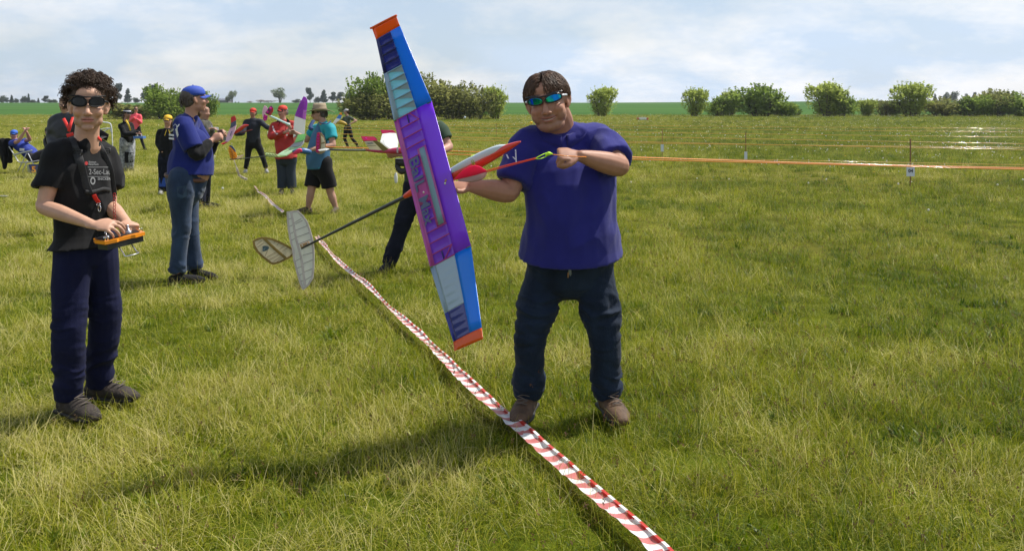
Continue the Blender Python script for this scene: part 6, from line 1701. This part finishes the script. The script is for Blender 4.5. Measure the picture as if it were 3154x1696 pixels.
# ================================================================== barrier tape
def tapemat(nm, c, tr):
    return mat(nm, c, .35, trans=tr, coat=.2)
TW = tapemat('tape_white', (.78, .78, .76), .2); TR = tapemat('tape_red', (.60, .045, .03), .3); TRP = tapemat('tape_red_backlit', (.66, .21, .20), .3)  # TRP: light through the single layer painted in as a paler red
def barrier(label, pts, period=.104, wid=.049, twist=None, seed=1, mats=None):
    """a cupped ribbon with one edge folded over; stripes are separate faces"""
    rr = random.Random(seed); P = []; m = len(pts)
    for k in range(m - 1):
        a, b, c, d = pts[max(k - 1, 0)], pts[k], pts[k + 1], pts[min(k + 2, m - 1)]
        nn = max(2, int((c - b).length / .0106))
        for q in range(nn):
            t = q / nn; P.append(0.5 * ((2 * b) + (c - a) * t + (2 * a - 5 * b + 4 * c - d) * t * t + (-a + 3 * b - 3 * c + d) * t ** 3))
    P.append(pts[-1]); s = 0; V = []; Fa = []; MI = []; S_ = []
    A = np.array([p[:] for p in P]); wob = (fbm(np.stack([A[:, 0] * 2.2, A[:, 1] * 2.2, 0 * A[:, 0] + seed], -1), 3) - .5)
    nu = 10
    for i, p in enumerate(P):
        t = (P[min(i + 1, len(P) - 1)] - P[max(i - 1, 0)]).normalized(); 
        if i: s += (P[i] - P[i - 1]).length
        S_.append(s)
        sd = t.cross(Zv).normalized(); roll = wob[i] * (.7 + .45 * max(0, min(4, p.y - 4.5))) + (twist(s) if twist else 0); up_ = sd.cross(t).normalized()
        sd2 = sd * math.cos(roll) + up_ * math.sin(roll); up2 = up_ * math.cos(roll) - sd * math.sin(roll)
        wf = 1 - .35 * max(0, min(1, (p.y - 4.5) / 3)) - .25 * abs(wob[i]) * 2; cr_k = .0035 * (math.sin(s * 61 + 5 * wob[i]) + math.sin(s * 23))
        for j in range(nu + 1):
            f = j / nu * 2 - 1
            if f < .72: x = f * wid * wf; z = -.010 * (1 - f * f) + .004 * wob[i] + cr_k * math.sin(f * 2.4 + s * 9)
            else: q = (f - .72) / .28; x = (.72 - q * .30) * wid * wf + .004 * math.sin(math.pi * q); z = .0035 + .006 * math.sin(math.pi * q) - .006 * (1 - q)
            V.append(p + sd2 * x + up2 * z + Zv * (wob[i] * .03))
    for i in range(len(P) - 1):
        for j in range(nu):
            a = i * (nu + 1) + j; Fa.append((a, a + 1, a + nu + 2, a + nu + 1))
            f = j / nu; ph = ((S_[i] + .5 * (S_[i + 1] - S_[i]) + f * .012 - .010 * math.sin(f * 3.1)) / period) % 1
            MI.append(0 if ph < .5 else (1 if j >= nu - 3 else 2))
    o = mesh_obj('barrier_tape', V, Fa, mats or [TW, TR, TRP], None, True)
    o.data.polygons.foreach_set('material_index', MI); tag(o, label, 'barrier tape', 'red and white tape on the grass'); return o
barrier('long red and white striped tape running from the tailplane to the bottom edge', TAPE_PTS)
barrier('red and white tape end lying in the grass behind the tailplane', [tp(872, 652, .10), tp(845, 632, .12), tp(818, 604, .10), tp(797, 590, .12), tp(785, 572, .05)], .09, .040, lambda s: .6 * math.sin(s), 5)
barrier('pale curled tape end hanging below the yellow fin', [W(722, 494, 13.2), W(728, 512, 13.1), W(733, 528, 13.1), W(738, 540, 13.3), W(760, 552, 13.6)], .09, .035, lambda s: 1.2, 8, [mat('tape_pale', (.55, .50, .42), .5, trans=.4), mat('tape_pale2', (.45, .36, .28), .5, trans=.4), mat('tape_pale3', (.50, .42, .34), .5, trans=.4)])
# ================================================================== the gliders of the others
def slab(name, pts, m, parent, t=.012, bow=.0):
    """a wing panel: photo points with their distances, real thickness"""
    P = [W(*p) for p in pts]; c = sum(P, Vector()) / len(P); n = Vector((0, 0, 0))
    for a, b in zip(P, P[1:] + P[:1]): n += (a - c).cross(b - c)
    n.normalize(); g = Geo(); g.prism([p + n * t / 2 for p in P], -n * t); return g.build(name, m, parent, False)
def ribs_on(a0, a1, b0, b1, n, m, parent, w=.008, lift=-.03, name='rib'):
    """bars across a panel from edge a0-a1 to edge b0-b1"""
    for k in range(n):
        t = (k + .5) / n
        p = W(*a0).lerp(W(*a1), t) + Vector((0, lift, 0)); q = W(*b0).lerp(W(*b1), t) + Vector((0, lift, 0))
        g = Geo(); g.tube([p, q], [w, w], n=6, sub=1); g.build(name, m, parent)
def rodg(name, pts, r, m, parent):
    g = Geo(); g.tube([W(*p) for p in pts], [r] * len(pts), n=8, sub=3); return g.build(name, m, parent)
F_WH = film('film_white', (.85, .86, .84), .3, .45, .2); F_PU = film('film_purple', (.48, .08, .62), .25, .5); F_PK = film('film_pink', (.80, .55, .66), .3, .4); F_LG = film('film_green', (.36, .72, .28), .3, .45)
F_RD = film('film_red', (.62, .03, .04), .25, .4); F_SL = film('film_slate', (.09, .10, .20), .3, .3); F_CR = film('film_creamy', (.80, .76, .58), .4, .5, .1); F_YE = film('film_yellow', (.82, .42, .01), .3, .5); F_MA = film('film_maroon', (.40, .010, .06), .25, .3); F_SK = film('film_sky', (.08, .30, .72), .3, .4); F_LM = film('film_lime', (.45, .60, .22), .35, .45); F_GY = film('film_lightgrey', (.50, .50, .52), .3, .3)
F_OL = mat('spar_olive', (.16, .15, .03), .5); F_HP = film('film_hotpink', (.85, .02, .45), .3, .5)
# red and white glider of the launcher in black
y = 22.4; g2 = empty('red_white_glider', W(722, 412, y), 'red, slate and pale pink glider held out left by the launcher in black', 'model glider')
slab('wing_tip', [(711, 362, y), (723, 356, y), (728, 367, y), (727, 371, y), (712, 379, y)], F_RD, g2); slab('wing_panel', [(712, 379, y), (727, 371, y), (727, 386, y), (709, 396, y)], F_SL, g2)
slab('wing_panel', [(709, 396, y), (728, 385, y), (724, 402, y - .1), (713, 428, y - .2), (702, 437, y - .2), (694, 436, y - .1), (700, 415, y)], F_PK, g2); slab('wing_tip', [(694, 436, y - .1), (703, 437, y - .2), (687, 446, y - .2), (681, 443, y - .2)], F_RD, g2)
slab('wing_stripe', [(713, 405, y - .09), (715, 404, y - .09), (710, 418, y - .14), (708, 419, y - .14)], F_SL, g2, .01)
rodg('tail_boom', [(705, 418, y + .05), (680, 438, y + .1), (655, 452, y + .15)], .012, CARB, g2)
g = Geo(); g.tube([W(721, 411, y), W(735, 401, y), (W(752, 389, y - .05)), W(764, 386, y - .1)], [.02, .05, .045, .015], n=12); g.build('fuselage_pod', RD, g2)
tl2 = empty('tow_stick', W(765, 404, 22.3), 'thin dark red tow stick crossing the waist of the launcher in black', 'tow line'); rodg('line', [(744, 409, 22.3), (768, 402, 22.25), (776, 400, 22.25)], .012, mat('maroon_rod', (.15, .015, .02), .5), tl2)
# purple and white glider of the man in red
y = 16.3; g3 = empty('purple_white_glider', W(905, 400, y), 'purple and white glider with magenta tail held by the man in red', 'model glider')
slab('wing_tip', [(935, 297, y), (941, 299, y), (946, 306, y), (947, 318, y), (945, 334, y), (919, 327, y), (924, 318, y)], F_PU, g3)
slab('wing_panel', [(919, 327, y), (945, 334, y), (941, 369, y), (908, 357, y)], F_PU, g3); ribs_on((928, 308, y), (911, 354, y), (941, 310, y), (933, 362, y), 12, mat('rib_purple', (.28, .05, .42), .5), g3, .006)
slab('wing_leading_edge', [(934, 338, y - .03), (943, 341, y - .03), (940, 368, y - .03), (932, 364, y - .03)], film('film_orchid', (.68, .18, .72), .2, .3), g3, .014)
slab('wing_panel', [(908, 358, y), (941, 369, y), (938, 412, y), (930, 417, y), (903, 424, y), (905, 385, y)], F_WH, g3); slab('wing_panel', [(903, 424, y), (918, 414, y), (925, 420, y), (906, 437, y)], film('film_salmon', (.75, .25, .18), .3, .4), g3)
rodg('tail_boom', [(833, 358, y + .6), (845, 363, y + .5), (891, 384, y)], .020, mat('boom_mint', (.55, .75, .68), .25, coat=.6), g3)
f1 = slab('tailplane', [(815, 325, y + .7), (820, 328, y + .7), (825, 335, y + .7), (817, 352, y + .7), (813, 365, y + .7), (809, 360, y + .7), (808, 345, y + .7), (811, 332, y + .7)], F_PK, g3)
f2 = slab('fin', [(836, 325, y + .55), (842, 333, y + .55), (841, 343, y + .55), (833, 357, y + .55), (817, 349, y + .55), (822, 341, y + .55), (830, 330, y + .55)], film('film_darkpurple', (.18, .015, .13), .3, .3), g3)
slab('rudder', [(840, 331, y + .54), (842, 337, y + .54), (841, 344, y + .54), (833, 357, y + .54), (827, 354, y + .54)], F_RD, g3, .016)
slab('tailplane', [(813, 352, y + .6), (825, 357, y + .6), (822, 370, y + .6), (816, 373, y + .6), (810, 368, y + .6)], film('film_plum', (.50, .02, .35), .3, .4), g3)
for (px, py) in ((824, 345), (833, 334), (817, 359), (816, 368)):
    g = Geo(); g.ellipsoid(W(px, py, y + .52), (.022, .012, .024)); g.build('lightening_hole', F_HP, g3)
# green glider with yellow fin, of the man in the hat
y = 13.2; g4 = empty('green_glider', W(905, 465, y), 'pale green and grey glider with yellow fin held by the man in the hat', 'model glider')
slab('wing_tip', [(917, 418, y), (919, 414, y), (941, 413, y - .1), (938, 430, y - .1), (928, 437, y), (907, 440, y)], F_LG, g4)
slab('wing_panel', [(907, 440, y), (928, 434, y), (935, 434, y - .1), (930, 448, y - .1), (912, 452, y - .05), (891, 455, y)], F_GY, g4); slab('wing_panel', [(935, 434, y - .1), (937, 430, y - .1), (936, 441, y - .1), (926, 453, y - .12), (918, 456, y - .12), (930, 447, y - .1)], F_WH, g4)
slab('wing_panel', [(891, 455, y), (912, 452, y), (926, 452, y - .1), (903, 466, y - .2), (882, 480, y - .25), (854, 478, y - .1), (872, 466, y)], film('film_mint', (.62, .84, .55), .3, .45, .3), g4)
slab('wing_stripe', [(876, 470, y - .1), (897, 460, y - .06), (895, 463, y - .08), (878, 472, y - .12)], F_OL, g4, .018)
slab('wing_tip', [(854, 478, y - .1), (882, 480, y - .25), (866, 483, y - .2), (829, 484, y - .2), (817, 475, y - .1), (820, 471, y), (838, 472, y)], F_LM, g4)
for k in range(4): t = k / 4; rodg('rib', [(822 + 8 * k, 473 + .6 * k, y - .12), (832 + 8 * k, 482.5, y - .22)], .006, F_OL, g4)
rodg('spar', [(817, 471, y), (840, 472, y - .02), (854, 478, y - .08)], .012, F_OL, g4)
rodg('tail_boom', [(708, 491, y + .2), (760, 487, y + .1), (820, 481, y), (860, 476, y - .05), (905, 468, y - .1)], .008, CARB, g4)
g = Geo(); g.tube([W(902, 466, y - .2), W(915, 465, y - .2), W(935, 465, y - .15), W(952, 468, y - .1)], [.012, .030, .045, .04], n=12); g.build('fuselage_pod', mat('pod_blue', (.015, .10, .26), .4, coat=.4), g4)
g = Geo(); g.tube([W(903, 474, y - .25), W(912, 470, y - .28), W(922, 464, y - .28), W(929, 466, y - .25)], [(.01, .008), (.04, .02), (.045, .02), (.012, .01)], n=8); g.build('folded_pennant', mat('pennant_magenta', (.80, .04, .16), .7), g4)
fy = slab('fin', [(705, 450, y + .2), (711, 448, y + .2), (717, 452, y + .2), (726, 466, y + .2), (731, 482, y + .2), (731, 489, y + .2), (716, 492, y + .2), (713, 494, y + .2), (708, 480, y + .2), (704, 463, y + .2)], F_YE, g4)
slab('fin_tip', [(705, 450, y + .19), (711, 447.5, y + .19), (717, 451, y + .19), (725, 463, y + .19), (726, 469, y + .19), (713, 455, y + .19)], mat('fin_navy', (.02, .05, .13), .5), g4, .016)
for a, b in (((706, 458), (718, 468)), ((707, 466), (724, 478)), ((708, 474), (728, 486)), ((710, 482), (722, 491)), ((712, 456), (718, 492))): rodg('rib', [(a[0], a[1], y + .17), (b[0], b[1], y + .17)], .005, mat('rib_ochre', (.30, .14, .01), .6), g4)
slab('tailplane', [(730, 484, y + .1), (745, 477, y - .1), (751, 477, y - .2), (748, 481, y - .2), (738, 487, y), (731, 489, y + .15)], film('film_peach', (.80, .68, .55), .3, .4), g4); slab('tailplane', [(716, 490, y + .3), (727, 486, y + .3), (731, 489, y + .2), (718, 493, y + .3)], F_YE, g4)
# red and cream glider held behind the big wing
y = 8.2; g5 = empty('red_cream_glider', W(1200, 460, y), 'cream glider with dark red wing tips and pink fin, held left of the big wing', 'model glider')
slab('wing_panel', [(1122, 435, y), (1150, 434, y), (1160, 441, y), (1182, 466, y), (1143, 465, y), (1133, 452, y)], F_CR, g5, .010)
slab('wing_leading_edge', [(1149, 434, y - .01), (1160, 433, y - .01), (1175, 442, y - .01), (1204, 466, y - .01), (1181, 467, y - .01)], mat('olive_film', (.16, .13, .015), .45), g5, .014)
slab('wing_tip', [(1112, 421, y + .05), (1152, 422, y + .05), (1160, 427, y + .02), (1163, 434, y), (1120, 435, y)], F_MA, g5, .012)
slab('wing_window', [(1129, 440, y - .012), (1146, 439, y - .012), (1150, 443, y - .012), (1134, 444, y - .012)], mat('window_grey', (.25, .24, .20), .6), g5, .006)
slab('wing_rib', [(1130, 448.5, y - .012), (1158, 448, y - .012), (1159, 449.5, y - .012), (1131, 450, y - .012)], mat('olive_dim', (.28, .25, .10), .6), g5, .006)
g = Geo(); g.ellipsoid(W(1127, 428, y + .02), (.012, .008, .012)); g.build('tip_disc', F_HP, g5)
slab('wing_panel', [(1177, 414, y + .35), (1200, 411, y + .38), (1220, 412, y + .4), (1227, 441, y + .3), (1225, 455, y + .1), (1206, 463, y), (1190, 452, y + .05), (1171, 437, y + .2)], F_WH, g5, .012)
slab('wing_tip', [(1172, 401, y + .42), (1210, 402, y + .42), (1220, 411, y + .41), (1200, 412, y + .39), (1178, 415, y + .36)], F_MA, g5, .012)
g = Geo(); g.tube([W(1128, 462, y), W(1150, 465, y), W(1185, 467, y), W(1215, 465, y - .02), W(1250, 464, y - .02)], [(.010, .008), (.014, .012), (.018, .016), (.040, .030), (.042, .030)], n=12); g.build('fuselage_pod', mat('pod_maroon', (.38, .012, .06), .3, coat=.4), g5)
slab('nose_band', [(1222, 454, y - .06), (1227, 454, y - .06), (1227, 471, y - .06), (1222, 471, y - .06)], F_GY, g5, .01)
rodg('tail_boom', [(1000, 461, y + .6), (1060, 462.5, y + .4), (1132, 463, y)], .009, CARB, g5)
slab('fin', [(982, 407, y + .6), (990, 409, y + .6), (998, 420, y + .6), (1003, 437, y + .6), (1003, 460, y + .6), (1000, 469, y + .6), (988, 475, y + .6), (976, 472, y + .6), (972, 465, y + .6), (974, 430, y + .6), (976, 410, y + .6)], mat('fin_wood', (.36, .28, .14), .5, trans=.3), g5, .008)
slab('fin_spar', [(977, 409, y + .59), (985, 408, y + .59), (986, 440, y + .59), (984, 471, y + .59), (973, 468, y + .59), (974, 430, y + .59)], film('film_raspberry', (.62, .015, .12), .3, .4), g5, .010)
for py in (418, 427, 436, 445, 454, 463):
    g = Geo(); g.ellipsoid(W(979.5 - (py - 418) * .03, py, y + .585), (.009, .006, .010)); g.build('lightening_hole', F_HP, g5)
for q in ([(989, 418), (996, 425), (1000, 437), (990, 440)], [(990, 444), (1000, 442), (1000, 455), (989, 458)]): slab('fin_bay', [(a, b, y + .588) for a, b in q], F_CR, g5, .006)
slab('tailplane', [(980, 462, y + .5), (1004, 457, y + .5), (1014, 459, y + .45), (1004, 463, y + .4), (984, 465, y + .45)], F_WH, g5, .006)
# yellow and blue glider of the runner
y = 37.0; g6 = empty('yellow_blue_glider', W(1052, 380, y), 'small blue and yellow glider carried by the runner', 'model glider')
slab('wing_tip', [(1046, 347, y), (1053, 347, y), (1053, 355, y), (1045, 354, y)], F_YE, g6, .02); slab('wing_panel', [(1044, 353, y), (1053, 355, y), (1049, 367, y), (1036, 364, y)], F_SK, g6, .02); slab('wing_panel', [(1036, 364, y), (1049, 367, y), (1034, 382, y), (1024, 380, y)], F_WH, g6, .02)
g = Geo(); g.tube([W(1036, 380, y), W(1048, 377, y), W(1062, 381, y), W(1068, 384, y)], [.03, .08, .07, .03]); g.build('fuselage_pod', mat('pod_ochre', (.40, .26, .02), .5), g6)
# ================================================================== haze
g = Geo(); g.box((0, 2450, 11.5), (3200, 2750, 13.5))
hm = bpy.data.materials.new('air'); hm.use_nodes = True
hn = hm.node_tree.nodes; hn.remove(hn['Principled BSDF'])
pv = hn.new('ShaderNodeVolumePrincipled'); pv.inputs['Density'].default_value = .00014; pv.inputs['Color'].default_value = (.86, .92, 1, 1); pv.inputs['Anisotropy'].default_value = .2
hm.node_tree.links.new(pv.outputs[0], hn['Material Output'].inputs['Volume'])
hz = g.build('haze', hm, None, False); tag(hz, kind='stuff')
for o in list(bpy.data.objects):
    pass
bpy.data.scenes.remove(TMP)
